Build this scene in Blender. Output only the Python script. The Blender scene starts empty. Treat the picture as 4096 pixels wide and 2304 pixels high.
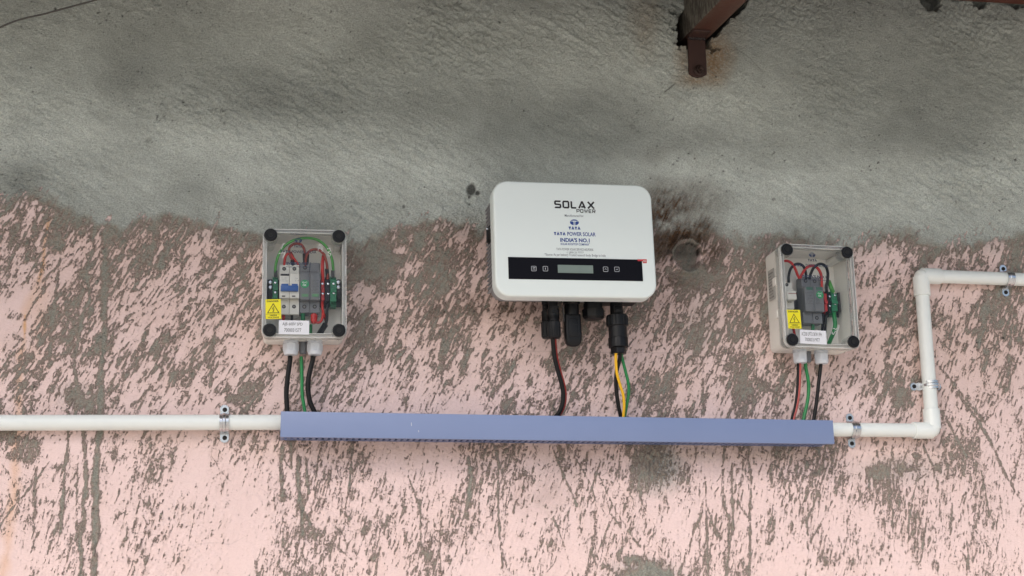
import bpy, bmesh, math, random
import numpy as np
from mathutils import Vector, Matrix
random.seed(4)
scene = bpy.context.scene
C = scene.collection
R_ = math.radians

# ------------------------------------------------------------ camera
# wall plane is y = 0 (X right, Z up); the photographer stands 2.2 m in front of it and looks up and to the right
PC = np.array([2048.0, 1152.0]); PF = 5000.0; CAM_D = 2.2; CAM_Z = 1.55
def _unit(v): return v / np.linalg.norm(v)
_eY = _unit(np.array([(1050 - PC[0]) / PF, -(2400 - PC[1]) / PF, -1.0]))
_hx = 2048 + (PF * PF + (1575 - 1152) * (2400 - 1152)) / 998.0
_eX = _unit(np.array([(_hx - PC[0]) / PF, -(1575 - PC[1]) / PF, -1.0]))
_eX = _unit(_eX - _eY * _eX.dot(_eY)); _eZ = np.cross(_eX, _eY)
ROT = np.array([_eX, _eY, _eZ])                       # camera axes -> world
def P(px, py, y=0.0):
    """world point on the plane at depth y that was surveyed at photo pixel (px, py)"""
    d = ROT @ np.array([(px - PC[0]) / PF, -(py - PC[1]) / PF, -1.0])
    t = (y + CAM_D) / d[1]
    return Vector((t * d[0], y, CAM_Z + t * d[2]))
cam_data = bpy.data.cameras.new('camera'); cam = bpy.data.objects.new('camera', cam_data); C.objects.link(cam)
cam_data.sensor_width = 36.0; cam_data.lens = 36.0 * PF / 4096.0
cam_data.clip_start = 0.02; cam_data.clip_end = 500.0
cam.matrix_world = Matrix.Translation((0, -CAM_D, CAM_Z)) @ Matrix([list(r) for r in ROT]).to_4x4()
scene.camera = cam

# ------------------------------------------------------------ sky, sun, exposure
world = bpy.data.worlds.new('World'); scene.world = world; world.use_nodes = True
wn = world.node_tree.nodes; wl = world.node_tree.links
sky = wn.new('ShaderNodeTexSky'); sky.sky_type = 'NISHITA'; sky.sun_disc = False
SUN_EL, SUN_AZ = R_(46), R_(222)        # azimuth clockwise from +Y: high over the photographer's left shoulder
sky.sun_elevation = SUN_EL; sky.sun_rotation = SUN_AZ
sky.air_density = 1.0; sky.dust_density = 4.0; sky.ozone_density = 1.0
wn['Background'].inputs[1].default_value = 0.115
wl.new(sky.outputs[0], wn['Background'].inputs[0])
sun_l = bpy.data.lights.new('sun', 'SUN'); sun_l.energy = 1.35; sun_l.angle = R_(36); sun_l.color = (1.0, 0.975, 0.95)
sun = bpy.data.objects.new('sun', sun_l); C.objects.link(sun)
sdir = Vector((math.sin(SUN_AZ) * math.cos(SUN_EL), math.cos(SUN_AZ) * math.cos(SUN_EL), math.sin(SUN_EL)))
sun.rotation_euler = sdir.to_track_quat('Z', 'Y').to_euler(); sun.location = sdir * 20
scene.view_settings.view_transform = 'Standard'; scene.view_settings.look = 'None'
scene.view_settings.exposure = 0.80; scene.view_settings.gamma = 1.0
scene.cycles.max_bounces = 10; scene.cycles.transparent_max_bounces = 24

# ------------------------------------------------------------ helpers
def lin(r, g, b):
    return tuple(((c / 255 / 12.92) if c / 255 <= 0.04045 else ((c / 255 + 0.055) / 1.055) ** 2.4) for c in (r, g, b)) + (1.0,)
MATS = {}
def mat(name, rgb, rough=0.5, metal=0.0, var=0.06, bump=0.02, scale=60.0, coat=0.0, spec=0.5):
    if name in MATS: return MATS[name]
    m = bpy.data.materials.new(name); m.use_nodes = True; MATS[name] = m
    n = m.node_tree.nodes; l = m.node_tree.links; b = n['Principled BSDF']
    tc = n.new('ShaderNodeTexCoord'); no = n.new('ShaderNodeTexNoise'); no.inputs['Scale'].default_value = scale; no.inputs['Detail'].default_value = 5
    l.new(tc.outputs['Object'], no.inputs['Vector'])
    rgb4 = lin(*rgb)
    mx = n.new('ShaderNodeMix'); mx.data_type = 'RGBA'
    mx.inputs['A'].default_value = tuple(c * (1 - var) for c in rgb4[:3]) + (1,); mx.inputs['B'].default_value = tuple(min(1, c * (1 + var)) for c in rgb4[:3]) + (1,)
    l.new(no.outputs['Fac'], mx.inputs['Factor']); l.new(mx.outputs['Result'], b.inputs['Base Color'])
    b.inputs['Roughness'].default_value = rough; b.inputs['Metallic'].default_value = metal
    b.inputs['Specular IOR Level'].default_value = spec
    if coat: b.inputs['Coat Weight'].default_value = coat; b.inputs['Coat Roughness'].default_value = 0.1
    if bump:
        bp = n.new('ShaderNodeBump'); bp.inputs['Strength'].default_value = bump * 5; bp.inputs['Distance'].default_value = 0.0004
        n2 = n.new('ShaderNodeTexNoise'); n2.inputs['Scale'].default_value = scale * 12; l.new(tc.outputs['Object'], n2.inputs['Vector'])
        l.new(n2.outputs['Fac'], bp.inputs['Height']); l.new(bp.outputs['Normal'], b.inputs['Normal'])
    return m
def link(name, me, m, parent=None, smooth=True):
    o = bpy.data.objects.new(name, me); C.objects.link(o)
    if m is not None: me.materials.append(m)
    if parent is not None: o.parent = parent
    if smooth: shade(me)
    return o
def shade(me, ang=35):
    for p in me.polygons: p.use_smooth = True
    try: me.set_sharp_from_angle(angle=R_(ang))
    except Exception: pass
def fin(bm, name, m, parent=None, smooth=True):
    bmesh.ops.recalc_face_normals(bm, faces=bm.faces)
    me = bpy.data.meshes.new(name); bm.to_mesh(me); bm.free()
    return link(name, me, m, parent, smooth)
def tag(o, label=None, cat=None, group=None, kind=None):
    if label: o['label'] = label
    if cat: o['category'] = cat
    if group: o['group'] = group
    if kind: o['kind'] = kind
    return o
def thing(name, label, cat, loc, roll=0.0, group=None):
    o = bpy.data.objects.new(name, None); C.objects.link(o); o.empty_display_size = 0.05
    o.location = loc; o.rotation_euler = (0, -roll, 0)
    return tag(o, label, cat, group)
def box(bm, x0, x1, y0, y1, z0, z1, bev=0.0, seg=2):
    t = bmesh.new(); bmesh.ops.create_cube(t, size=1)
    for v in t.verts: v.co = Vector(((x0 + x1) / 2 + v.co.x * (x1 - x0), (y0 + y1) / 2 + v.co.y * (y1 - y0), (z0 + z1) / 2 + v.co.z * (z1 - z0)))
    if bev: bmesh.ops.bevel(t, geom=t.edges[:], offset=bev, segments=seg, affect='EDGES', profile=0.5)
    merge(bm, t)
def merge(bm, t, M=None):
    if M is not None: t.transform(M)
    me = bpy.data.meshes.new('tmp'); t.to_mesh(me); t.free(); bm.from_mesh(me); bpy.data.meshes.remove(me)
def cyl(bm, p0, p1, r0, r1=None, seg=24, cap=True):
    p0, p1 = Vector(p0), Vector(p1); r1 = r0 if r1 is None else r1
    t = bmesh.new(); bmesh.ops.create_cone(t, cap_ends=cap, segments=seg, radius1=r0, radius2=r1, depth=(p1 - p0).length)
    q = (p1 - p0).to_track_quat('Z', 'Y').to_matrix().to_4x4()
    merge(bm, t, Matrix.Translation((p0 + p1) / 2) @ q)
def lathe(bm, p0, axis, prof, seg=28, flats=None):
    """profile [(dist along axis, radius)], optional hexagonal section where flats contains the index"""
    axis = Vector(axis).normalized(); q = axis.to_track_quat('Z', 'Y').to_matrix(); p0 = Vector(p0); rings = []
    for k, (d, r) in enumerate(prof):
        ring = []
        for i in range(seg):
            a = 2 * math.pi * i / seg; rr = r
            if flats and k in flats:
                n = flats[k]; w = (a % (2 * math.pi / n)) - math.pi / n; rr = r * math.cos(math.pi / n) / math.cos(w)
            ring.append(bm.verts.new(p0 + axis * d + q @ Vector((rr * math.cos(a), rr * math.sin(a), 0))))
        rings.append(ring)
    for a, b in zip(rings, rings[1:]):
        for i in range(seg): bm.faces.new((a[i], a[(i + 1) % seg], b[(i + 1) % seg], b[i]))
    bm.faces.new(rings[0][::-1]); bm.faces.new(rings[-1])
def smooth_path(pts, n=10):
    pts = [Vector(p) for p in pts]
    if len(pts) < 3: return pts
    q = [pts[0] * 2 - pts[1]] + pts + [pts[-1] * 2 - pts[-2]]; out = []
    for i in range(1, len(q) - 2):
        a, b, c, d = q[i - 1:i + 3]
        for k in range(n):
            t = k / n
            out.append(0.5 * ((2 * b) + (c - a) * t + (2 * a - 5 * b + 4 * c - d) * t * t + (3 * b - a - 3 * c + d) * t ** 3))
    return out + [pts[-1]]
def tube(bm, pts, r, seg=12, n=10, r1=None):
    pts = smooth_path(pts, n); rings = []; up = Vector((0.13, 0.97, 0.21)).normalized(); m = len(pts)
    for i, p in enumerate(pts):
        d = (pts[min(i + 1, m - 1)] - pts[max(i - 1, 0)]).normalized()
        u = (up - d * up.dot(d)).normalized(); up = u; v = d.cross(u)
        rr = r if r1 is None else r + (r1 - r) * i / (m - 1)
        rings.append([bm.verts.new(p + (u * math.cos(2 * math.pi * k / seg) + v * math.sin(2 * math.pi * k / seg)) * rr) for k in range(seg)])
    for a, b in zip(rings, rings[1:]):
        for k in range(seg): bm.faces.new((a[k], a[(k + 1) % seg], b[(k + 1) % seg], b[k]))
    bm.faces.new(rings[0][::-1]); bm.faces.new(rings[-1])
def rr_outline(w, h, r, n=8, cx=0.0, cz=None):
    cz = h / 2 if cz is None else cz; out = []
    for (sx, sz, a0) in ((1, 1, 0), (-1, 1, 90), (-1, -1, 180), (1, -1, 270)):
        for k in range(n + 1):
            a = R_(a0 + 90 * k / n); out.append((cx + sx * (w / 2 - r) + r * math.cos(a), cz + sz * (h / 2 - r) + r * math.sin(a)))
    return out
def rr_loft(bm, secs, cx=0.0, cz=0.0, n=8, cap0=True, cap1=True):
    """secs: list of (y, w, h, r) rounded rectangles joined in order"""
    rings = []
    for (y, w, h, r) in secs:
        rings.append([bm.verts.new((x, y, z)) for x, z in rr_outline(w, h, r, n, cx, cz)])
    for a, b in zip(rings, rings[1:]):
        k = len(a)
        for i in range(k): bm.faces.new((a[i], a[(i + 1) % k], b[(i + 1) % k], b[i]))
    if cap0: bm.faces.new(rings[0])
    if cap1: bm.faces.new(rings[-1][::-1])
def poly(bm, pts, y, t=0.0002):
    """flat polygon in the xz plane with a little real thickness towards the viewer"""
    a = [bm.verts.new((x, y, z)) for x, z in pts]; b = [bm.verts.new((x, y - t, z)) for x, z in pts]; k = len(pts)
    bm.faces.new(a); bm.faces.new(b[::-1])
    for i in range(k): bm.faces.new((a[i], a[(i + 1) % k], b[(i + 1) % k], b[i]))
def ribbon(bm, pts, w, y, t=0.0002, close=False):
    """pen stroke of width w through 2-D points"""
    pts = [Vector((p[0], p[1])) for p in pts]; L, Rr = [], []; m = len(pts)
    for i, p in enumerate(pts):
        if close: d0 = (p - pts[i - 1]).normalized(); d1 = (pts[(i + 1) % m] - p).normalized()
        else:
            d0 = (p - pts[i - 1]).normalized() if i else (pts[1] - p).normalized(); d1 = (pts[i + 1] - p).normalized() if i < m - 1 else d0
        n0 = Vector((-d0.y, d0.x)); n1 = Vector((-d1.y, d1.x)); nn = (n0 + n1)
        if nn.length < 1e-6: nn = n0
        nn.normalize(); s = w / 2 / max(0.45, nn.dot(n0)); L.append(p + nn * s); Rr.append(p - nn * s)
    rng = range(m if close else m - 1)
    va = [[bm.verts.new((q.x, y - t, q.y)) for q in L], [bm.verts.new((q.x, y - t, q.y)) for q in Rr]]
    for i in rng:
        j = (i + 1) % m; bm.faces.new((va[0][i], va[0][j], va[1][j], va[1][i]))
def text_mesh(s, x0, x1, z0, z1, y, bold=0.0, t=0.0):
    """lettering fitted into a rectangle of the xz plane, facing -y"""
    cu = bpy.data.curves.new('t', 'FONT'); cu.body = s; cu.size = 1.0; cu.offset = bold; cu.resolution_u = 3; cu.fill_mode = 'FRONT'
    o = bpy.data.objects.new('t', cu); C.objects.link(o)
    dg = bpy.context.evaluated_depsgraph_get(); dg.update()
    me = bpy.data.meshes.new_from_object(o.evaluated_get(dg)); bpy.data.objects.remove(o); bpy.data.curves.remove(cu)
    xs = [v.co.x for v in me.vertices]; ys = [v.co.y for v in me.vertices]
    ax, bx, ay, by = min(xs), max(xs), min(ys), max(ys)
    for v in me.vertices:
        v.co = Vector((x0 + (v.co.x - ax) / (bx - ax) * (x1 - x0), y, z0 + (v.co.y - ay) / (by - ay) * (z1 - z0)))
    return me
def add_text(bm, *a, M=None, **k):
    me = text_mesh(*a, **k)
    if M is not None: me.transform(M)
    bm.from_mesh(me); bpy.data.meshes.remove(me)
PINK_A, PINK_B = lin(236, 213, 210), lin(228, 201, 195)
CEM_A, CEM_B = lin(204, 211, 206), lin(189, 194, 187)
CPA, CPB = lin(172, 173, 163), lin(146, 144, 133)
# ------------------------------------------------------------ the wall: render coat and flaking paint as fields over its face
def wall_uv(X, Z):
    """wall plane -> survey coordinates of the stains (a plane-to-plane map)"""
    w = np.stack([X, np.full_like(X, CAM_D), Z - CAM_Z], -1) @ ROT      # to camera axes
    return PC[0] - PF * w[..., 0] / w[..., 2], PC[1] + PF * w[..., 1] / w[..., 2]
STEP = 0.0014
FX0, FX1, FZ0, FZ1 = -0.62, 1.74, 1.44, 2.86
fx = np.arange(FX0, FX1, STEP); fz = np.arange(FZ0, FZ1, STEP)
NX, NZ = len(fx), len(fz)
FXg, FZg = np.meshgrid(fx, fz)
U, V = wall_uv(FXg, FZg)
_rng = np.random.default_rng(11)
def gnoise(s_par, s_perp, ang, seed):
    """unit-variance gaussian noise; sigma in metres along / across the direction ang (degrees from +X)"""
    rg = np.random.default_rng(seed); w = rg.standard_normal((NZ, NX)).astype(np.float32)
    kx = np.fft.rfftfreq(NX, STEP)[None, :] * 2 * np.pi; kz = np.fft.fftfreq(NZ, STEP)[:, None] * 2 * np.pi
    a = math.radians(ang); kp = kx * math.cos(a) + kz * math.sin(a); kq = -kx * math.sin(a) + kz * math.cos(a)
    f = np.fft.irfft2(np.fft.rfft2(w) * np.exp(-(kp ** 2 * s_par ** 2 + kq ** 2 * s_perp ** 2) / 2), s=(NZ, NX))
    return ((f - f.mean()) / f.std()).astype(np.float32)
def bilin(tab, u0, du, v0, dv):
    tab = np.array(tab, float); fu = np.clip((U - u0) / du, 0, tab.shape[1] - 1.001); fv = np.clip((V - v0) / dv, 0, tab.shape[0] - 1.001)
    i = fu.astype(int); j = fv.astype(int); a = fu - i; b = fv - j; a = a * a * (3 - 2 * a); b = b * b * (3 - 2 * b)
    return (tab[j, i] * (1 - a) + tab[j, i + 1] * a) * (1 - b) + (tab[j + 1, i] * (1 - a) + tab[j + 1, i + 1] * a) * b
def window(u0, u1, v0, v1):
    ps = [P(a, b) for a in (u0, u1) for b in (v0, v1)]
    i0 = max(0, int((min(p.x for p in ps) - FX0) / STEP) - 2); i1 = min(NX, int((max(p.x for p in ps) - FX0) / STEP) + 3)
    j0 = max(0, int((min(p.z for p in ps) - FZ0) / STEP) - 2); j1 = min(NZ, int((max(p.z for p in ps) - FZ0) / STEP) + 3)
    return slice(j0, j1), slice(i0, i1)
def stroke(F, pts, w, amp, soft=0.6, wob=0.0, N=None):
    """lay a stroke (survey points, full width w) into field F with max"""
    for (a, b) in zip(pts, pts[1:]):
        m = w * 2 + 12; s = window(min(a[0], b[0]) - m, max(a[0], b[0]) + m, min(a[1], b[1]) - m, max(a[1], b[1]) + m)
        u = U[s]; v = V[s]; dx, dy = b[0] - a[0], b[1] - a[1]; L2 = dx * dx + dy * dy + 1e-6
        t = np.clip(((u - a[0]) * dx + (v - a[1]) * dy) / L2, 0, 1); d = np.hypot(u - a[0] - t * dx, v - a[1] - t * dy)
        ww = w / 2 * (1 + (wob * N[s] if N is not None else 0))
        g = amp * np.clip((ww + soft * w / 2 + 1.5 - d) / (soft * w + 3), 0, 1)
        F[s] = np.maximum(F[s], g)
def blob(F, u0, v0, ru, rv, amp, tilt=0, soft=0.5, N=None, wob=0.35, mode='max'):
    m = 2.0 * max(ru, rv) + 10; s = window(u0 - m, u0 + m, v0 - m, v0 + m); a = math.radians(tilt)
    du = U[s] - u0; dv = V[s] - v0; p = du * math.cos(a) + dv * math.sin(a); q = -du * math.sin(a) + dv * math.cos(a)
    r = np.hypot(p / ru, q / rv) * (1 + (wob * N[s] if N is not None else 0))
    g = amp * np.clip((1 + soft - r) / (2 * soft + 1e-3), 0, 1) if soft > 0.01 else amp * (r < 1)
    F[s] = np.maximum(F[s], g) if mode == 'max' else F[s] + g

# noises
Nfine = gnoise(0.0042, 0.0011, 62, 1); Nfine2 = gnoise(0.0042, 0.0009, 76, 2); Nmed = gnoise(0.012, 0.0042, 64, 3); Nmed2 = gnoise(0.014, 0.004, 82, 4)
Nclu = gnoise(0.03, 0.016, 62, 5); Nbig = gnoise(0.11, 0.08, 0, 6); Nwob = gnoise(0.007, 0.006, 0, 7); Nmid = gnoise(0.04, 0.022, 20, 8)
Ntiny = gnoise(0.0011, 0.0009, 0, 9)
lowv = np.clip((V - 1500) / 500, 0, 1)                      # marks turn from diagonal to steep lower down
NA = Nfine * (1 - lowv) + Nfine2 * lowv; NB = Nmed * (1 - lowv) + Nmed2 * lowv
NS = (0.86 * NA + (0.50 - .26 * lowv) * NB + 0.56 * Nclu + 0.42 * Ntiny); NS /= NS.std()

# share of bare cement in the paint zone (read off the wall every 256 x 140 survey units)
FRAC = [
 [.60,.62,.9,.9,.9,.95,.95,.95,.95,.95,.95,.98,.95,.95,.95,.95,.95],
 [.40,.58,.78,.66,.66,.98,.72,.66,.6,.6,.8,.96,.8,.8,.72,.72,.74],
 [.34,.48,.62,.54,.52,.90,.56,.54,.5,.5,.6,.86,.62,.5,.48,.52,.56],
 [.32,.42,.56,.46,.46,.80,.42,.46,.45,.45,.5,.70,.5,.36,.32,.38,.42],
 [.27,.42,.52,.50,.46,.60,.36,.42,.42,.4,.45,.66,.5,.32,.32,.36,.36],
 [.30,.40,.50,.48,.36,.42,.30,.36,.36,.3,.36,.52,.45,.36,.32,.32,.32],
 [.30,.40,.46,.40,.36,.36,.26,.26,.26,.3,.36,.42,.42,.36,.32,.30,.26],
 [.30,.40,.40,.35,.45,.42,.36,.36,.32,.40,.42,.48,.52,.46,.36,.26,.26],
 [.20,.34,.28,.20,.24,.24,.20,.20,.24,.30,.30,.30,.42,.42,.34,.24,.24],
 [.14,.28,.20,.13,.18,.19,.14,.13,.18,.20,.14,.18,.20,.20,.15,.20,.20],
 [.11,.24,.18,.10,.18,.18,.10,.10,.11,.12,.11,.14,.15,.15,.11,.14,.15],
 [.11,.20,.15,.09,.14,.14,.07,.09,.12,.10,.11,.14,.15,.12,.09,.12,.14]]
frac = np.clip(bilin(FRAC, 0, 256, 760, 140), 0.02, 0.98)
def probit(p):
    q = np.sqrt(-2 * np.log(np.minimum(p, 1 - p))); x = q - (2.515517 + 0.802853 * q + 0.010328 * q * q) / (1 + 1.432788 * q + 0.189269 * q * q + 0.001308 * q ** 3)
    return np.where(p < 0.5, -x, x)
bias = probit(frac * (0.74 - 0.34 * np.clip((V - 1700) / 300, 0, 1)))
edge_pts = [(-400, 820), (0, 795), (110, 762), (210, 800), (290, 830), (380, 868), (430, 882), (480, 930), (530, 880), (610, 868), (670, 858), (760, 880), (890, 900), (960, 905), (1010, 940),
            (1100, 960), (1300, 980), (1400, 1000), (1480, 960), (1560, 935), (1640, 915), (1720, 900), (1800, 895), (1860, 900), (1930, 915), (2100, 900), (2600, 900), (2700, 930),
            (2860, 940), (2930, 945), (3050, 940), (3100, 950), (3400, 990), (3470, 975), (3560, 945), (3640, 925), (3740, 950), (3800, 962), (3900, 955), (3990, 960), (4096, 935), (4600, 940)]
yb = np.interp(U, [p[0] for p in edge_pts], [p[1] for p in edge_pts])
dd = (yb - V + 12 * Nmid + 9 * Nwob)                       # > 0 above the edge: solid render coat
S = 0.95 * NS + bias
S = S + np.clip((dd + 26) / 34, 0, 4.5)
ST = np.full_like(S, -9.0)                                 # strokes
def dr(pts, w, amp=2.0): stroke(ST, pts, w, amp, 0.45, 0.22, Nwob)
drips = [
 ([(424,875),(419,1018),(419,1177),(419,1336),(408,1468),(403,1536),(398,1658),(398,1748),(387,1833),(382,1907),(384,1986),(382,2066),(379,2172),(376,2304),(372,2420)],23,2.6),
 ([(382,901),(371,997),(345,1087),(355,1150),(360,1203),(339,1235),(323,1309),(307,1389),(297,1468),(307,1536),(302,1642),(300,1700)],15,2.2),
 ([(334,1721),(342,1854),(344,1949),(334,2013),(334,2108),(318,2172),(326,2225),(323,2304)],17,2.2),([(273,1650),(273,1801),(260,1865),(254,1949),(249,2039),(244,2130)],14,2.1),
 ([(313,1827),(307,1933),(305,2013),(307,2119),(302,2161)],8,1.7),([(140,1865),(140,1960),(138,2066),(135,2172),(127,2304)],15,1.2),([(196,1849),(122,1950),(53,2029),(-10,2115)],5,1.7),
 ([(228,2093),(207,2146),(191,2214)],9,1.9),([(249,965),(228,1124),(217,1230),(207,1336),(196,1468)],15,1.6),([(302,875),(318,1018),(313,1150),(297,1283),(291,1468)],30,.9),
 ([(620,885),(610,997),(604,1071),(578,1140),(557,1161),(535,1156)],10,2.2),([(551,954),(551,1071),(541,1140)],12,1.7),
 ([(875,1108),(742,1161),(636,1230),(530,1278),(371,1363)],10,1.6),([(769,1135),(583,1230),(440,1304)],6,1.6),([(673,1203),(599,1299),(519,1368),(461,1421),(403,1468)],6,1.8),
 ([(816,1363),(731,1442)],3,1.7),([(848,1256),(859,1336),(848,1389),(832,1468)],26,1.5),([(1134,1468),(1037,1574),(970,1653)],5,1.9),
 ([(1407,1447),(1353,1492),(1316,1532),(1298,1577),(1286,1605)],14,1.8),([(1012,1432),(997,1480),(946,1550)],11,1.6),([(836,1400),(840,1440),(846,1500),(840,1545)],12,1.5),
 ([(1130,1790),(1122,1865),(1130,1960),(1130,2002)],15,1.9),([(1164,1774),(1167,1896)],6,1.8),([(1196,1833),(1191,1907),(1201,1986),(1209,2066),(1212,2135)],15,2.1),
 ([(1225,1833),(1228,1918),(1236,1971)],8,1.8),([(1276,1801),(1270,1865),(1254,1960)],3,1.9),([(1411,1790),(1403,1854),(1400,1923),(1384,2013)],8,1.5),
 ([(1098,2002),(1102,2098)],3,2),([(1130,2066),(1133,2193)],3,1.9),([(1212,2040),(1246,2108)],10,1.8),([(1305,2140),(1384,2220),(1480,2299)],5,1.0),([(1342,2108),(1374,2140),(1390,2193)],4,1.6),
 ([(1352,2034),(1400,2076)],9,1.8),([(1548,2060),(1548,2108)],10,1.6),([(1633,1902),(1676,2029)],5,1.9),([(1681,2002),(1683,2230)],5,1.9),([(1872,1833),(1885,1907),(1877,1971),(1867,2034)],12,1.8),
 ([(1973,1774),(1994,1854),(1989,1949),(1994,2066),(1999,2146),(2012,2278)],6,1.8),
 ([(2207,1785),(2244,1880),(2281,1960),(2308,2024)],6,1.8),([(2302,1833),(2366,1944),(2379,2002)],5,1.8),([(2392,1896),(2430,1976),(2467,2050),(2557,2188)],4,1.5),([(2427,1992),(2440,2050),(2488,2114)],4,1.6),
 ([(2419,1806),(2387,1886),(2371,1944)],5,1.7),([(2212,2071),(2249,2156),(2292,2304)],4,1.9),([(2451,2071),(2408,2172),(2345,2304)],3,1.4),([(2488,2135),(2498,2225)],4,1.7),([(2366,2145),(2366,2198),(2353,2278)],8,1.3),
 ([(2822,1907),(2824,2013),(2827,2119),(2832,2304)],7,2),([(2896,1785),(2891,1907),(2893,2013),(2917,2076),(2912,2198),(2906,2304)],11,1.8),([(2928,1854),(2928,1960),(2933,2066),(2922,2161)],9,1.8),
 ([(3002,1880),(3002,2013),(3002,2119),(2997,2304)],11,1.6),([(2949,2002),(2991,2071)],6,1.6),([(2811,2045),(2785,2098),(2748,2204),(2716,2294)],11,1.5),([(2875,1949),(2832,2013)],6,1.5),
 ([(3342,1790),(3300,1886),(3284,1928),(3252,2024),(3226,2082),(3231,2140)],7,1.6),([(3390,1907),(3337,1992),(3295,2071),(3273,2108),(3242,2167)],7,1.6),([(3480,1933),(3416,2024),(3390,2077)],4,1.6),
 ([(3570,2013),(3571,2130)],4,1.8),([(3671,1902),(3650,1997),(3626,2130)],5,1.8),([(3830,1568),(3915,1690),(3973,1785),(4015,1886),(4096,2024)],10,1.8),([(3761,1467),(3814,1536),(3920,1668)],10,1.6),
 ([(3787,1679),(3867,1833)],7,1.7),([(3925,1886),(3957,2055)],5,1.7),([(3798,2198),(3809,2013)],5,1.6),([(3708,2066),(3681,2246)],5,1.6),([(3867,2151),(3875,2278)],4,1.8),([(3692,1780),(3729,1859)],6,1.7),
 ([(2803,1113),(2792,1230),(2782,1336),(2792,1468)],60,.7),([(2951,1092),(2972,1166),(2962,1283),(2978,1468)],40,.8),([(2532,1230),(2612,1320),(2697,1458)],7,1.7),([(2570,1209),(2676,1347)],5,1.7),([(2649,1240),(2506,1373)],4,1.5),
 ([(1612,1262),(1506,1325),(1432,1389),(1400,1442)],14,1.4),([(1872,1018),(1866,1177),(1909,1272),(1866,1389),(1872,1500)],26,1.1),([(1850,1090),(1780,1180)],6,1.4),
 ([(2810,1480),(2815,1660)],14,1.8),([(2960,1480),(2965,1660)],46,1.3),([(2444,1420),(2446,1600)],10,1.4),([(2384,1500),(2290,1590),(2255,1650)],6,1.8),([(2270,1555),(2310,1590)],24,1.5),
]
for p, w, a in drips: dr(p, w, a)
patches = [(120,1790,60,70,1.6,0),(30,1745,50,40,1.5,0),(445,900,34,62,2,0),(53,965,42,34,1.6,0),(50,1265,52,20,1.5,0),(1297,2124,14,22,2,0),(1240,2150,80,40,.9,0),(1175,2240,40,70,.8,0),(1458,2124,12,22,1.8,20),
 (1533,1940,22,26,1.0,0),(1734,2236,30,50,1.2,0),(2570,2306,84,40,2.6,0),(3512,1873,52,24,1.6,-5),(3644,1873,60,20,1.8,-8),(3565,1975,34,38,1.3,0),(3284,1875,13,32,1.8,10),
 (3369,1928,22,60,1.1,25),(3088,2077,18,40,1.2,0),(3973,2103,25,30,1.3,0),(3385,2098,30,70,.9,0),(3941,1228,17,60,2,12),(3994,1282,26,40,1.8,0),(3891,1223,18,20,1.9,0),(4052,1451,22,28,1.6,0),(3602,1583,30,45,1.5,20),
 (3544,1255,16,14,1.9,0),(3899,1324,24,13,1.9,0),(1532,1030,88,112,2.3,0),(1440,1300,46,74,1.9,0),(1763,1066,18,36,1.9,0),(1644,1119,22,18,1.9,-30),(1527,1410,15,40,1.4,0),(2750,1023,66,70,2.4,0),(2660,900,60,110,1.6,0),
 (2820,1110,90,60,1.7,0),(2700,1090,60,40,1.4,0),(3750,1010,40,26,1.5,0),(3830,1060,60,30,1.3,0),(950,1590,36,20,1.5,-35),(880,1560,40,18,1.2,-30),(295,1570,38,40,1.6,0),(340,1620,50,26,1.6,0),(445,1556,24,16,1.4,-40),
 (1890,761,22,24,.5,0),(2960,1580,34,70,1.5,0),(460,1820,26,30,1.4,0),(530,1915,12,26,1.6,20),(470,2070,28,12,1.6,-20),(200,2010,28,12,1.5,0),(590,2016,10,12,1.7,0),(500,2160,12,34,1.5,30)]
for (a, b, c, d, e, t) in patches: blob(ST, a, b, c, d, e * (.85 if b > 1800 and e < 2.4 else 1), t, 0.55, Nwob, 0.3)
S = np.maximum(S, ST + 0.70 * NS - 0.9)
# thin long scratches, random
Sx = np.full_like(S, -9.0); rs = random.Random(5)
for k in range(150):
    u0 = rs.uniform(-50, 4150); v0 = rs.uniform(960, 2330); L = rs.uniform(20, 110); a = R_(rs.gauss(64 if rs.random() < .6 else 92, 14)) ; k_ = rs.uniform(-12, 12)
    if rs.random() < .22: a = R_(rs.gauss(122, 12))
    p0 = (u0, v0); p2 = (u0 + math.cos(a) * L, v0 - math.sin(a) * L); p1 = ((p0[0] + p2[0]) / 2 + k_, (p0[1] + p2[1]) / 2)
    stroke(Sx, [p0, p1, p2], rs.uniform(1.5, 5), rs.uniform(1.0, 2.0), 0.5, 0.4, Nwob)
S = np.maximum(S, Sx + 0.5 * NS - 0.9)
S = np.clip(S, -3, 3)
cem = np.clip(S * 2 + 0.5, 0, 1)

# soft damp patches: grey bloom in the paint, stippled at the rim
damp = np.zeros_like(S)
for (a, b, c, d, e) in ((2650,1865,96,84,1.35),(2790,1810,100,36,.4),(2570,2300,112,62,1.0),(3110,1790,150,44,.45),(3600,1880,150,50,.5),(1470,1010,90,120,.8),(1440,1290,60,100,.5),(2790,1120,110,60,.7),(2800,1300,70,140,.45),(3250,930,160,50,.4),
                        (330,880,120,40,.5),(960,960,80,40,.6),(2660,900,70,120,.6),(300,1580,80,50,.5),(3030,1150,60,90,.4)):
    blob(damp, a, b, c, d, e, 0, .55, Nmid, .10)
damp = np.maximum(damp, .55 * np.clip(1 - np.abs(dd + 14) / 60, 0, 1)) * (1 + .10 * Nclu)
S = np.clip(S + 1.1 * np.clip(damp - .15, 0, 1) , -3, 3); cem = np.clip(S * 2 + 0.5, 0, 1)
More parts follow.
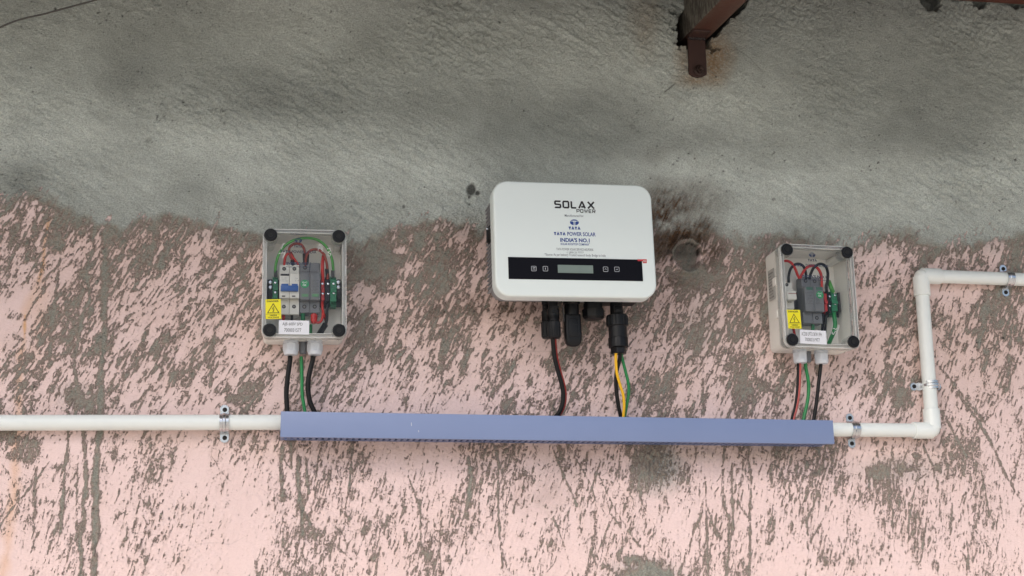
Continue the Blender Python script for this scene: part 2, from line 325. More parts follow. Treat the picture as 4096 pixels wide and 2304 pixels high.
# tone of the render coat (damp, dark and washed-out fields)
TONE = [
 [.98,1.0,.88,.84,.96,.98,.92,.86,.84,.94,.88,.86,.84,.82,.74,.78,.70],
 [1.0,.96,.80,.80,.92,1.0,.90,.94,.98,1.02,1.0,.90,.92,.90,.92,.92,.92],
 [1.02,.92,.76,.80,.86,.86,.90,.98,.94,1.02,1.04,1.04,.98,.86,.90,.94,.94],
 [1.06,1.06,.94,.92,.78,.74,.80,.78,.76,.86,.92,1.06,1.0,.88,.82,.88,.94],
 [1.08,1.10,1.10,1.12,1.12,1.0,.98,.92,.84,.84,.86,.88,.98,.92,.80,.84,1.0],
 [.82,1.06,1.10,1.0,1.10,1.16,1.16,1.12,1.0,1.0,1.08,1.12,1.16,1.14,1.08,1.10,1.14],
 [.82,.84,.92,.9,.92,.94,1.02,1.0,1.0,1.0,.86,1.04,1.12,1.10,1.10,1.08,1.06],
 [.88,.88,.88,.86,.86,.80,.86,.86,.86,.86,.84,.86,.9,.94,.9,.9,.9]]
tone = bilin(TONE, 0, 256, 0, 140) * (1 + .06 * np.clip((V - 470) / 180, 0, 1))
tone = tone * (1 + 0.04 * Nbig + 0.03 * Nmid + 0.03 * gnoise(0.009, 0.0035, 155, 42))
dkn = np.zeros_like(S)                                      # near-black marks: chips, pits, plus painted shade in the hole and pocket
for (a, b, c, d, e) in ((520,330,90,60,.16),(1000,330,160,50,.12),(2300,520,220,70,.12),(3010,600,200,60,.1),(760,760,80,30,.14),(90,740,90,60,.2),(3280,660,60,20,.12),(2430,430,90,50,.1),(3700,520,120,70,.1)):
    g = np.zeros_like(S); blob(g, a, b, c, d, e, 0, .7, Nmid, .2); tone = tone * (1 - g)
pits = random.Random(9)
for k in range(230):
    u0 = pits.uniform(-50, 4150); v0 = pits.uniform(0, 1000); r = pits.choice((1.2, 1.6, 2, 2.4, 3.2))
    blob(dkn, u0, v0, r, r * pits.uniform(.7, 1.6), pits.uniform(.2, .8), pits.uniform(-60, 60), .35)
for k in range(70):
    blob(dkn, pits.uniform(0, 4096), pits.uniform(1000, 2304), pits.uniform(1.5, 3.5), pits.uniform(2, 6), pits.uniform(.3, .8), pits.uniform(-30, 30), .4)
for (a, b) in ((600,560),(890,470),(1610,830),(1160,330),(1350,370),(2560,470),(2540,460),(3230,330),(3690,460),(3760,600),(3650,1010)):
    for q in range(9): blob(dkn, a + pits.gauss(0, 14), b + pits.gauss(0, 22), pits.uniform(1.5, 4), pits.uniform(1.5, 4), pits.uniform(.15, .5), 0, .4, Nwob)
blob(dkn, 1887, 757, 19, 20, .85, 0, .2, Nwob, .14); blob(dkn, 1910, 771, 9, 9, .9, 0, .3, Nwob); blob(dkn, 1878, 816, 4, 5, .6, 0, .3)
blob(dkn, 1615, 825, 7, 9, .7, 0, .4, Nwob, .4); blob(dkn, 3093, 798, 6, 5, .5, 0, .4, Nwob, .3)
stroke(dkn, [(2660, 367), (2697, 338)], 5, .7, .4); stroke(dkn, [(2940, 190), (3000, 233), (3055, 292)], 2, .5, .4); stroke(dkn, [(2350, 280), (2394, 238)], 2, .4, .4)
stroke(dkn, [(1678, 2074), (1705, 2080)], 2, 0, .4); blob(dkn, 677, 2074, 3, 7, .9, 0, .3); blob(dkn, 1478, 2242, 5, 6, .8, 0, .3); blob(dkn, 4013, 1352, 5, 5, .8, 0, .3); blob(dkn, 3535, 1122, 4, 5, .8, 0, .3)
# hairline cracks in the paint
for pts in ([(530,2135),(575,2130),(610,2140),(680,2140),(725,2185),(728,2240)],[(760,2180),(860,2170),(920,2178),(975,2150)],[(1590,1960),(1650,2010),(1700,2016),(1760,2000),(1800,1965)],[(2110,1407),(2140,1407)],
            [(1450,1402),(2100,1403),(2360,1408),(2700,1412),(3100,1420)],[(2560,2060),(2545,2110),(2552,2180)]):
    stroke(dkn, pts, 1.2, .28, .3, .5, Nwob)
# iron stains (warm) and orange run
rust = np.zeros_like(S)
for (a, b, c, d, e) in ((2735,240,30,70,.6),(2850,250,40,90,1.0),(2790,318,70,34,.8),(2850,120,70,60,.35),(2580,120,40,90,.35)):
    blob(rust, a, b, c, d, e, 0, .8, Nmid, .15)
rust = np.where(V < 330, rust, rust * np.clip((380 - V) / 50, 0, 1))
run = np.zeros_like(S)
stroke(run, [(196,875),(180,960),(172,1060),(154,1124)], 12, .9, .9, .3, Nwob); stroke(run, [(100,1262),(98,1357)], 10, 1.0, .6, .3, Nwob); stroke(run, [(154,1124),(130,1180),(100,1262)], 30, .35, 1, .3, Nwob)
stroke(run, [(98,1357),(80,1432),(75,1640)], 20, .5, 1, .3, Nwob); stroke(run, [(75,1640),(60,1800),(58,1986),(42,2066),(30,2200),(5,2320)], 30, .5, 1, .3, Nwob); stroke(run, [(150,1150),(165,1300),(150,1450)], 60, .22, 1, .3, Nwob)
brown = np.zeros_like(S)
for (a, b, c, d, e) in ((2645,850,80,120,1.0),(2710,820,110,70,.75),(2700,950,100,90,1.1),(2640,980,50,90,1.0),(2800,930,70,70,.85),(2850,1010,70,60,.6),(2630,1060,40,60,.7),(2740,760,80,40,.35),(2690,1130,120,40,.5),(2660,1200,110,50,.35),
                        (2090,1950,50,80,.30),(2190,1960,90,70,.30),(2260,1890,90,70,.22),(2320,1860,110,50,.18),(1920,1210,80,60,.4),(2000,1240,160,30,.5),(2200,1230,200,24,.4),(1870,950,60,80,.25)):
    blob(brown, a, b, c, d, e, 0, .7, Nmid, .2)
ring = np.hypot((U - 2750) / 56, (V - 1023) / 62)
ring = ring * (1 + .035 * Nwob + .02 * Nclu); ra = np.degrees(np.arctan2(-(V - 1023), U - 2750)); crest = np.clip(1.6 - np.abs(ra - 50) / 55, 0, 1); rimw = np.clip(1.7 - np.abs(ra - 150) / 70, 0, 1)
soot_shade = np.exp(-((ring - .86) / 0.11) ** 2) * crest * 1.5  # crescent inside the rim: the hole's own shadow painted dark
soot_shade = np.maximum(soot_shade, np.clip(1.75 - ring, 0, 1) * (ring > 1) * np.clip((-(V - 1023) / 62 - (U - 2750) / 120 + .45), 0, 1) * 1.0)
dkn = np.maximum(dkn, np.clip(soot_shade * (.75 + .25 * Nfine), 0, .95)); dkn = np.maximum(dkn, .62 * (ring < .93) * np.clip(.62 + .5 * Nclu - .8 * (V - 1040) / 62, 0, 1))
dirt = np.zeros_like(S)                                      # grey-brown grime in the paint, washes down from ledges
for (a, b, c, d, e) in ((600,980,700,130,.35),(1750,1010,350,120,.4),(2900,1100,400,150,.35),(3900,1080,300,120,.3),(2000,1790,1000,44,.42),(3000,1800,500,50,.5),(3560,1800,240,60,.35),(700,1760,240,36,.4),(650,1500,500,160,.2),(2760,1500,260,170,.3),(2000,1250,1600,200,.42),(3700,1350,700,240,.42),(400,1150,500,200,.3)):
    blob(dirt, a, b, c, d, e, 0, .8, Nmid, .12)
dirt = np.clip(dirt + 0.05 * NB + 0.04 * Nclu, 0, 1)

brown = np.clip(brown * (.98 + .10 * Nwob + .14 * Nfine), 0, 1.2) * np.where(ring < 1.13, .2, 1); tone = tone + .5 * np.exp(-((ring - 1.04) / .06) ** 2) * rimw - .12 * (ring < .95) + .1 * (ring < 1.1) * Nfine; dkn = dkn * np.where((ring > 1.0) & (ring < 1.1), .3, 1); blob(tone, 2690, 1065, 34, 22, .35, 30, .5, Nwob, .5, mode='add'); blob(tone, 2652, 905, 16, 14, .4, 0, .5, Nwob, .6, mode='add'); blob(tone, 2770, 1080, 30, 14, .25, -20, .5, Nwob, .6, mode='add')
# relief (metres, + towards the viewer)
Rw = gnoise(0.0030, 0.0014, 150, 21) * .5 + gnoise(0.0032, 0.0013, 62, 22) * .5 + gnoise(0.0075, 0.003, 150, 23) * .6
calm = np.clip(0.62 + 0.38 * gnoise(0.06, 0.05, 0, 24), 0.1, 1.4); grit = np.clip(gnoise(0.0016, 0.0013, 20, 25) - 1.5, 0, 2) * np.clip(.5 + gnoise(0.05, 0.04, 0, 26), 0, 1.5) * cem; dkn = np.clip(dkn + .28 * grit, 0, .95)
H = 0.00115 * Rw * calm * (0.25 + 0.75 * cem) + 0.0007 * (cem - .5) * np.clip(1 - (dd / 120), .2, 1) + 0.0006 * Nbig + 0.0004 * Nclu + .00022 * Ntiny * cem
H -= 0.003 * np.clip(dkn - .25, 0, 1)
H += -0.007 * np.clip((1.05 - ring) * 5, 0, 1) + (ring < 1.5) * 0.0016 * gnoise(0.004, 0.003, 0, 31) + .006 * np.exp(-((ring - 1.12) / .12) ** 2) * np.clip((V - 1020) / 60 - (U - 2750) / 90, 0, 1)
rr2 = np.hypot((U - 2570) / 104, (V - 2300) / 56); H += np.clip(1 - rr2, 0, 1) * 0.004 + np.where(rr2 < 1.1, 0.0011 * gnoise(0.0026, 0.0022, 0, 33), 0)
rr3 = np.hypot((U - 2640) / 60, (V - 1850) / 60); H += np.where(rr3 < 1, 0.0008 * gnoise(0.0026, 0.0022, 0, 34), 0)
# broken pocket round the beam, chipped holes along the wall head
def inpoly(pts):
    ins = np.zeros(U.shape, bool); n = len(pts); u = U + 3.0 * Nwob + 2 * Ntiny; v = V + 3.0 * Nfine
    for i in range(n):
        (x1, y1), (x2, y2) = pts[i], pts[(i + 1) % n]
        if y1 == y2: continue
        c = ((y1 > v) != (y2 > v)) & (u < (x2 - x1) * (v - y1) / (y2 - y1) + x1); ins ^= c
    return ins
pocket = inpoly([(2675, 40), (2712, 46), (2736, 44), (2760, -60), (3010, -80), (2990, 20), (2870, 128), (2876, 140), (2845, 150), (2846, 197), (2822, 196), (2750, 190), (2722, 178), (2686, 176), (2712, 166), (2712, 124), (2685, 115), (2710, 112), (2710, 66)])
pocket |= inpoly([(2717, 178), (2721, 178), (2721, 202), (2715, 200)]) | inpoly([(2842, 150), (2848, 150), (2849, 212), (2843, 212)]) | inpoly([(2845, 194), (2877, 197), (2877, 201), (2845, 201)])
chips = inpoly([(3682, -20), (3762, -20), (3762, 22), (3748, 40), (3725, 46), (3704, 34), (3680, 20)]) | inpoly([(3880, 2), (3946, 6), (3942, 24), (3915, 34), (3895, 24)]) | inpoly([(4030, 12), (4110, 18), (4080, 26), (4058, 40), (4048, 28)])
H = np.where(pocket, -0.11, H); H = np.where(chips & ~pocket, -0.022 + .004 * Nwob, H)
dkn = np.where(chips, np.maximum(dkn, .5 + .1 * Nwob), dkn); dkn = np.where(pocket, .8, dkn)  # recess shade painted near-black inside the pocket and chipped holes
# ---MESH
def _coarse(lo, hi, a, b, n):
    """grid lines from lo..a (widening away from the fine field) and b..hi"""
    t = np.linspace(0, 1, n + 1)[1:] ** 2
    return (a - t * (a - lo))[::-1], b + t * (hi - b)
WX0, WX1, WZ0, WZ1 = -5.0, 7.0, 0.0, 2.90
xl, xr = _coarse(WX0, WX1, fx[0], fx[-1], 14); zl, zr = _coarse(WZ0, WZ1, fz[0], fz[-1], 10)
gx = np.concatenate([xl, fx, xr]); gz = np.concatenate([zl, fz, zr]); nx, nz = len(gx), len(gz)
iz = np.clip(np.arange(nz) - len(zl), 0, NZ - 1); ix = np.clip(np.arange(nx) - len(xl), 0, NX - 1)
def ext(F): return np.ascontiguousarray(F[np.ix_(iz, ix)]).astype(np.float32)
GX, GZ = np.meshgrid(gx, gz)
outer = np.ones((nz, nx), bool); outer[len(zl):len(zl) + NZ, len(xl):len(xl) + NX] = False
Hh = ext(H); Hh[outer] = np.clip(Hh[outer], -.002, .002)
co = np.stack([GX, -Hh, GZ], -1).reshape(-1, 3).astype(np.float32)
back = np.array([(WX0, .23, WZ0), (WX1, .23, WZ0), (WX1, .23, WZ1), (WX0, .23, WZ1)], np.float32)
nv = nx * nz; idx = np.arange(nv, dtype=np.int32).reshape(nz, nx)
q = np.stack([idx[:-1, :-1], idx[:-1, 1:], idx[1:, 1:], idx[1:, :-1]], -1).reshape(-1, 4)
ring_ = [list(idx[0, :]), list(idx[:, -1]), list(idx[-1, ::-1]), list(idx[::-1, 0])]
me = bpy.data.meshes.new('plastered_wall')
faces_extra = [[nv + 0, nv + 3, nv + 2, nv + 1]]
for k, r in enumerate(ring_): faces_extra.append([int(i) for i in r[::-1]] + [nv + k, nv + (k + 1) % 4])
allv = np.concatenate([co, back]); me.vertices.add(len(allv)); me.vertices.foreach_set('co', allv.ravel())
loops = np.concatenate([q.ravel()] + [np.array(f, np.int32) for f in faces_extra]).astype(np.int32)
starts = np.concatenate([np.arange(len(q)) * 4, len(q) * 4 + np.cumsum([0] + [len(f) for f in faces_extra[:-1]])]).astype(np.int32)
tot = np.concatenate([np.full(len(q), 4), [len(f) for f in faces_extra]]).astype(np.int32)
me.loops.add(len(loops)); me.loops.foreach_set('vertex_index', loops); me.polygons.add(len(starts)); me.polygons.foreach_set('loop_start', starts)
try: me.polygons.foreach_set('loop_total', tot)
except Exception: pass
sm = np.ones(len(starts), bool); sm[len(q):] = False; me.polygons.foreach_set('use_smooth', sm)
me.update(calc_edges=True); me.validate()
for nm, F, dflt in (('cement', S, 0), ('tone', tone, 1), ('chip_shade', dkn, 0), ('rust', rust, 0), ('run', run, 0), ('brown', brown, 0), ('dirt', dirt, 0), ('damp', damp, 0), ('edge', np.clip(dd / 200 + .5, 0, 1), 0)):
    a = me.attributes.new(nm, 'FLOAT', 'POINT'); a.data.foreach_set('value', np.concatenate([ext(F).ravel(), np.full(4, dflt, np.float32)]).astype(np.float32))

wm = bpy.data.materials.new('flaking pink paint over cement render'); wm.use_nodes = True
n = wm.node_tree.nodes; l = wm.node_tree.links; bs = n['Principled BSDF']
def attr(a): x = n.new('ShaderNodeAttribute'); x.attribute_name = a; return x.outputs['Fac']
tc = n.new('ShaderNodeTexCoord')
def noise(scale, detail=4, rough=.55, vec=None, stretch=None, rot=0):
    mp = n.new('ShaderNodeMapping'); l.new(tc.outputs['Object'], mp.inputs[0]); mp.inputs['Rotation'].default_value = (0, rot, 0)
    if stretch: mp.inputs['Scale'].default_value = stretch
    x = n.new('ShaderNodeTexNoise'); x.inputs['Scale'].default_value = scale; x.inputs['Detail'].default_value = detail; x.inputs['Roughness'].default_value = rough
    l.new(mp.outputs[0], x.inputs['Vector']); return x.outputs['Fac']
def M(op, a, b=None, c=None, clamp=False):
    x = n.new('ShaderNodeMath'); x.operation = op; x.use_clamp = clamp
    for k, v in enumerate((a, b, c)):
        if v is None: continue
        if isinstance(v, (int, float)): x.inputs[k].default_value = v
        else: l.new(v, x.inputs[k])
    return x.outputs[0]
def MixC(f, a, b, mode='MIX'):
    x = n.new('ShaderNodeMix'); x.data_type = 'RGBA'; x.blend_type = mode
    for s, v in (('Factor', f), ('A', a), ('B', b)):
        if isinstance(v, (int, float)): x.inputs[s].default_value = v
        elif isinstance(v, tuple): x.inputs[s].default_value = v
        else: l.new(v, x.inputs[s])
    return x.outputs['Result']
nf = noise(520, 3, .6, stretch=(1.5, 1, .6)); nm_ = noise(170, 3, .6, stretch=(1.4, 1, .6)); ng = noise(1100, 2, .6)
sc = M('ADD', attr('cement'), M('MULTIPLY', M('SUBTRACT', nf, .5), 5.0)); sc = M('ADD', sc, M('MULTIPLY', M('SUBTRACT', nm_, .5), 2.0))
cmask = M('MULTIPLY_ADD', sc, 1.7, .45, clamp=True)
# thin worn paint: a pale film of grey where the score is just below zero
film = M('MULTIPLY', M('MULTIPLY_ADD', attr('cement'), .55, .85, clamp=True), M('MULTIPLY_ADD', noise(330, 4, .7), 2.6, -.9, clamp=True))
dirtf = M('MULTIPLY', attr('dirt'), M('MULTIPLY_ADD', noise(260, 5, .7, stretch=(1.6, 1, .6)), 2.4, -.3, clamp=True))
pink = MixC(noise(9, 4, .6), PINK_A, PINK_B)
pink = MixC(M('MULTIPLY', film, .42), pink, lin(168, 150, 138))
pink = MixC(M('MULTIPLY', dirtf, .8), pink, lin(184, 154, 130))
pink = MixC(M('MULTIPLY', M('MULTIPLY', attr('damp'), M('MULTIPLY_ADD', noise(420, 4, .75), 3.0, -.7, clamp=True)), .85, clamp=True), pink, lin(142, 144, 138))
pink = MixC(M('MULTIPLY', attr('run'), .75), pink, lin(214, 160, 96))
cemc = MixC(noise(14, 5, .6), CEM_A, CEM_B)
fine = M('MULTIPLY_ADD', noise(400, 5, .8), 1.9, .05)
cemc = MixC(1.0, cemc, M('MULTIPLY', M('POWER', attr('tone'), 1.2), fine), 'MULTIPLY')
patchc = MixC(1.0, MixC(nm_, CPA, CPB), fine, 'MULTIPLY'); patchc = MixC(M('MULTIPLY_ADD', sc, -.42, .85, clamp=True), patchc, lin(176, 154, 143))
cemc = MixC(M('MULTIPLY_ADD', attr('edge'), 6.0, -2.6, clamp=True), patchc, cemc)
col = MixC(cmask, pink, cemc)
bn = M('MULTIPLY', attr('brown'), M('MULTIPLY_ADD', noise(230, 6, .8), 5.0, -1.25, clamp=True)); col = MixC(M('MULTIPLY', bn, .92), col, MixC(M('MULTIPLY_ADD', noise(150, 6, .8), 4.0, -1.5, clamp=True), lin(50, 43, 38), lin(112, 80, 54)))
rn = M('MULTIPLY', attr('rust'), M('MULTIPLY_ADD', noise(210, 5, .7), 2.6, -.4, clamp=True)); col = MixC(M('MULTIPLY', rn, .85), col, lin(150, 116, 74))
col = MixC(M('MULTIPLY', attr('chip_shade'), .95), col, lin(36, 32, 29))
l.new(col, bs.inputs['Base Color']); bs.inputs['Roughness'].default_value = .85; bs.inputs['Specular IOR Level'].default_value = .25
bp = n.new('ShaderNodeBump'); bp.inputs['Strength'].default_value = 1.0; bp.inputs['Distance'].default_value = .006
hh = M('ADD', M('MULTIPLY', noise(300, 5, .7, stretch=(.7, 1, 1.3), rot=R_(-30)), M('MULTIPLY_ADD', cmask, .85, .15)), M('MULTIPLY', cmask, .35)); l.new(hh, bp.inputs['Height']); l.new(bp.outputs[0], bs.inputs['Normal'])
wall = bpy.data.objects.new('plastered_wall', me); C.objects.link(wall); me.materials.append(wm)
tag(wall, 'rough masonry wall, grey cement render above and flaking pink paint with cement splashes below', 'wall')

# ------------------------------------------------------------ roof terrace floor (below the frame; it bounces the daylight)
bm = bmesh.new(); t_ = [bm.verts.new(p) for p in ((-150, -150, -.002), (150, -150, -.002), (150, 150, -.002), (-150, 150, -.002))]; bm.faces.new(t_)
g = fin(bm, 'ground', mat('pale dusty ground', (186, 180, 168), .9, var=.12, scale=1.3), smooth=False); g['kind'] = 'structure'
# ------------------------------------------------------------ roof timberwork in steel: rafter, strap, purlin, sheet
M_RUST = mat('weathered red oxide paint', (92, 52, 40), .6, var=.35, bump=.12, scale=35)
M_RUSTD = mat('dark rusty flat bar', (60, 39, 34), .6, var=.25, bump=.12, scale=60)
def cement_splash_mat():
    m = bpy.data.materials.new('oxide paint splashed with cement'); m.use_nodes = True; n = m.node_tree.nodes; l = m.node_tree.links; b = n['Principled BSDF']
    tc = n.new('ShaderNodeTexCoord'); mp = n.new('ShaderNodeMapping'); mp.inputs['Scale'].default_value = (1, 1, .3); l.new(tc.outputs['Object'], mp.inputs[0])
    a = n.new('ShaderNodeTexNoise'); a.inputs['Scale'].default_value = 130; a.inputs['Detail'].default_value = 6; a.inputs['Roughness'].default_value = .75; l.new(mp.outputs[0], a.inputs[0])
    sx = n.new('ShaderNodeSeparateXYZ'); l.new(tc.outputs['Normal'], sx.inputs[0])
    ab = n.new('ShaderNodeMath'); ab.operation = 'ABSOLUTE'; l.new(sx.outputs[0], ab.inputs[0])         # the splashes are on the two upright sides
    r = n.new('ShaderNodeValToRGB'); r.color_ramp.elements[0].position = .42; r.color_ramp.elements[1].position = .62
    r.color_ramp.elements[0].color = lin(62, 56, 50); r.color_ramp.elements[1].color = lin(128, 124, 114); l.new(a.outputs[0], r.inputs[0])
    w = n.new('ShaderNodeTexNoise'); w.inputs['Scale'].default_value = 18; w.inputs['Detail'].default_value = 6; l.new(tc.outputs['Object'], w.inputs[0])
    r2 = n.new('ShaderNodeValToRGB'); r2.color_ramp.elements[0].color = lin(72, 40, 31); r2.color_ramp.elements[1].color = lin(98, 60, 46); l.new(w.outputs[0], r2.inputs[0])
    mx = n.new('ShaderNodeMix'); mx.data_type = 'RGBA'; l.new(ab.outputs[0], mx.inputs['Factor']); l.new(r2.outputs[0], mx.inputs['A']); l.new(r.outputs[0], mx.inputs['B'])
    l.new(mx.outputs['Result'], b.inputs['Base Color']); b.inputs['Roughness'].default_value = .62
    bp = n.new('ShaderNodeBump'); bp.inputs['Distance'].default_value = .001; bp.inputs['Strength'].default_value = .7; l.new(a.outputs[0], bp.inputs['Height']); l.new(bp.outputs[0], b.inputs['Normal'])
    return m
RF_Z = 2.6235
rt = thing('roof_rafter', 'brown steel roof rafter coming out of the broken hole in the wall at the top', 'rafter', (.8405, 0, RF_Z))
bm = bmesh.new(); box(bm, -.0255, .0255, -.95, .105, 0, .112, .004, 2)
for v in bm.verts: v.co.z += v.co.y * .10
fin(bm, 'beam', cement_splash_mat(), rt)
# bolted strap
bm = bmesh.new()
pa = [P(2751, 150, -.006), P(2820, 150, -.006), P(2828, 297, -.006), P(2810, 306, -.006), P(2791, 309, -.006), P(2770, 304, -.006), P(2756, 293, -.006)]
o_ = Vector((.8405, 0, RF_Z)); pa = [((p - o_).x, (p - o_).z) for p in pa]
pa[0] = (pa[0][0], -.0085); pa[1] = (pa[1][0], -.0085)
poly(bm, pa, -.0015, .005)
cx0, cx1 = pa[0][0], pa[1][0]
box(bm, cx0, cx1, -.040, -.0016, -.0088, -.0028, .0015)
bmesh.ops.bevel(bm, geom=[e for e in bm.edges], offset=.0007, segments=1, affect='EDGES')
st = fin(bm, 'strap', M_RUSTD, rt)
bm = bmesh.new(); bc = P(2799, 279, -.01) - o_
lathe(bm, (bc.x, -.0066, bc.z), (0, -1, 0), [(0, .0115), (.0018, .0115), (.002, .0112)], 24)
lathe(bm, (bc.x + .001, -.0088, bc.z), (0, -1, 0), [(0, .0078), (.0055, .0078), (.0062, .007)], 24, {0: 6, 1: 6, 2: 6})
lathe(bm, (bc.x + .001, -.015, bc.z), (0, -1, 0), [(0, .0042), (.006, .0042), (.007, .003)], 12)
fin(bm, 'bolt', mat('rusty bolt steel', (66, 52, 48), .45, .6, var=.3, bump=.1), rt)
# weld bead between strap and rafter
bm = bmesh.new()
for k in range(12):
    t = bmesh.new(); bmesh.ops.create_icosphere(t, subdivisions=2, radius=.0034); merge(bm, t, Matrix.Translation((cx0 + .003 + (cx1 - cx0 - .006) * k / 11, -.0075 - .001 * (k % 2), -.0085 + .0012 * math.sin(k * 2.1))))
fin(bm, 'weld', mat('weld bead', (52, 46, 46), .4, .5, var=.3, bump=.1), st)

pz = P(4096, 17, -.02).z
bm = bmesh.new(); box(bm, -.45, 3.2, -.046, -.0065, 0, .05, .002)
pu = fin(bm, 'roof_purlin', M_RUST); pu.location = (0, 0, pz - .001); pu.rotation_euler = (0, R_(-.25), 0)
tag(pu, 'brown steel purlin running along the wall head in the top right corner', 'purlin')
# corrugated sheet over it, sloping outwards
bm = bmesh.new(); X0, X1, Y0, Y1 = -2.6, 4.6, -.86, -.004; N = 560; rows = []
for j, y in enumerate((Y0, (Y0 + Y1) / 2, Y1)):
    rows.append([bm.verts.new((X0 + (X1 - X0) * i / N, y, .1 * y + .009 * math.sin((X0 + (X1 - X0) * i / N) * 2 * math.pi / .076))) for i in range(N + 1)])
for a, b in zip(rows, rows[1:]):
    for i in range(N): bm.faces.new((a[i], a[i + 1], b[i + 1], b[i]))
rs_ = fin(bm, 'roof_sheet', mat('grey galvanised sheet', (120, 122, 122), .5, .4, var=.15)); rs_.location = (0, 0, pz + .066)
md = rs_.modifiers.new('s', 'SOLIDIFY'); md.thickness = .0012; tag(rs_, 'grey corrugated roof sheet overhanging the wall above the picture', 'roof')

# thin cable crossing the top left corner
bm = bmesh.new(); a, b = P(0, 110, -.30), P(390, -2, -.30); d = b - a
pts = [a - d * 2.2 + Vector((0, .2, .02)), a - d * .9 + Vector((0, .08, -.002)), a, a + d * .5 + Vector((0, 0, .0012)), b, b + d * 1.0 + Vector((0, -.02, -.012))]
pts[-1] = Vector((pts[-1].x, pts[-1].y, pts[-1].z)); tube(bm, pts, .0015, 8, 12)
tag(fin(bm, 'overhead_wire', mat('dark grey wire', (66, 64, 60), .6)), 'thin dark wire slanting across the top left corner in front of the wall', 'wire')
class Frame:
    def __init__(s, x, z, roll): s.o = Vector((x, 0, z)); s.a = roll; s.c, s.s = math.cos(roll), math.sin(roll)
    def L(s, px, py, d):
        """photo survey point on the plane d metres in front of the wall, in this thing's own axes"""
        w = P(px, py, -d) - s.o; return Vector((w.x * s.c + w.z * s.s, -d, -w.x * s.s + w.z * s.c))
    def xz(s, px, py, d): v = s.L(px, py, d); return (v.x, v.z)
M_WHITE = mat('matt white powder coat', (226, 236, 235), .38, var=.015, bump=.01, scale=12)
M_BLACK = mat('black moulded plastic', (18, 19, 22), .42, var=.1, bump=.03, spec=.3)
M_BLACKR = mat('black rubber sheath', (18, 18, 20), .45, var=.15, bump=.03, spec=.3)
M_GREY = mat('mid grey plastic', (108, 111, 114), .45, var=.05)
M_LGREY = mat('light grey polyamide', (208, 213, 220), .42, var=.04)
M_DGREY = mat('dark grey plastic', (62, 64, 66), .5, var=.1)
M_CAST = mat('grey cast aluminium', (150, 152, 156), .5, .0, var=.08, bump=.05)
M_BOX = mat('pale grey enclosure plastic', (240, 239, 233), .45, var=.03)
M_MOD = mat('off white module plastic', (212, 212, 204), .4, var=.03)
M_RED = mat('red insulation', (186, 34, 26), .35, var=.1)
M_BROWN = mat('brown red insulation', (136, 50, 34), .38, var=.12)
M_GRN = mat('green insulation', (30, 128, 70), .35, var=.12)
M_LGRN = mat('light green insulation', (72, 150, 66), .35, var=.12)
M_YEL = mat('yellow insulation', (236, 184, 30), .38, var=.06)
M_BLUE = mat('blue toggle plastic', (30, 84, 156), .35)
M_TGRN = mat('green terminal plastic', (24, 112, 74), .4, var=.1)
M_TRED = mat('red terminal plastic', (176, 36, 30), .4, var=.1)
M_STEEL = mat('bright zinc plated steel', (205, 208, 212), .22, 1.0, var=.1, bump=.08, scale=90)
M_INKB = mat('black ink', (24, 22, 26), .5, var=0, bump=0)
M_INKD = mat('dark ink on lid', (46, 58, 84), .5, var=0, bump=0)
M_INKBL = mat('blue ink', (34, 66, 142), .5, var=0, bump=0)
M_INKG = mat('grey ink', (104, 108, 118), .5, var=0, bump=0)
M_YLAB = mat('yellow warning vinyl', (238, 226, 20), .4, var=.02, bump=0)
M_LAB = mat('white paper label', (226, 228, 234), .55, var=.02, bump=0)
M_QC = mat('green round sticker', (14, 146, 84), .4, var=.03, bump=0)
M_PEN = mat('white marker paint', (226, 228, 226), .5, var=0, bump=0)
M_PVC = mat('cream white pvc', (231, 237, 235), .28, var=.045, bump=.006, scale=20)
def clear_mat(name, body, tint=(.97, .98, .98), rough=.04, ior=1.5):
    m = bpy.data.materials.new(name); m.use_nodes = True; n = m.node_tree.nodes; l = m.node_tree.links; n.remove(n['Principled BSDF'])
    t = n.new('ShaderNodeBsdfTransparent'); t.inputs[0].default_value = tint + (1,)
    g = n.new('ShaderNodeBsdfGlossy'); g.inputs['Roughness'].default_value = rough; g.inputs[0].default_value = (1, 1, 1, 1)
    d = n.new('ShaderNodeBsdfDiffuse'); d.inputs[0].default_value = (.8, .82, .8, 1)
    f = n.new('ShaderNodeFresnel'); f.inputs[0].default_value = ior
    a = n.new('ShaderNodeMixShader'); a.inputs[0].default_value = body; l.new(t.outputs[0], a.inputs[1]); l.new(d.outputs[0], a.inputs[2])
    b = n.new('ShaderNodeMixShader'); l.new(f.outputs[0], b.inputs[0]); l.new(a.outputs[0], b.inputs[1]); l.new(g.outputs[0], b.inputs[2])
    l.new(b.outputs[0], n['Material Output'].inputs[0]); return m
M_LID = clear_mat('clear polycarbonate', .0, (.99, .99, .99), .03, 1.2)
M_EDGE_GLINT = clear_mat('painted lid edge highlight', .8, (.97, .98, .98), .06, 1.5)  # mostly white body: the bright edge highlight is painted in
M_RIM = clear_mat('clear polycarbonate rim', .10, (.97, .98, .98), .05, 1.45)

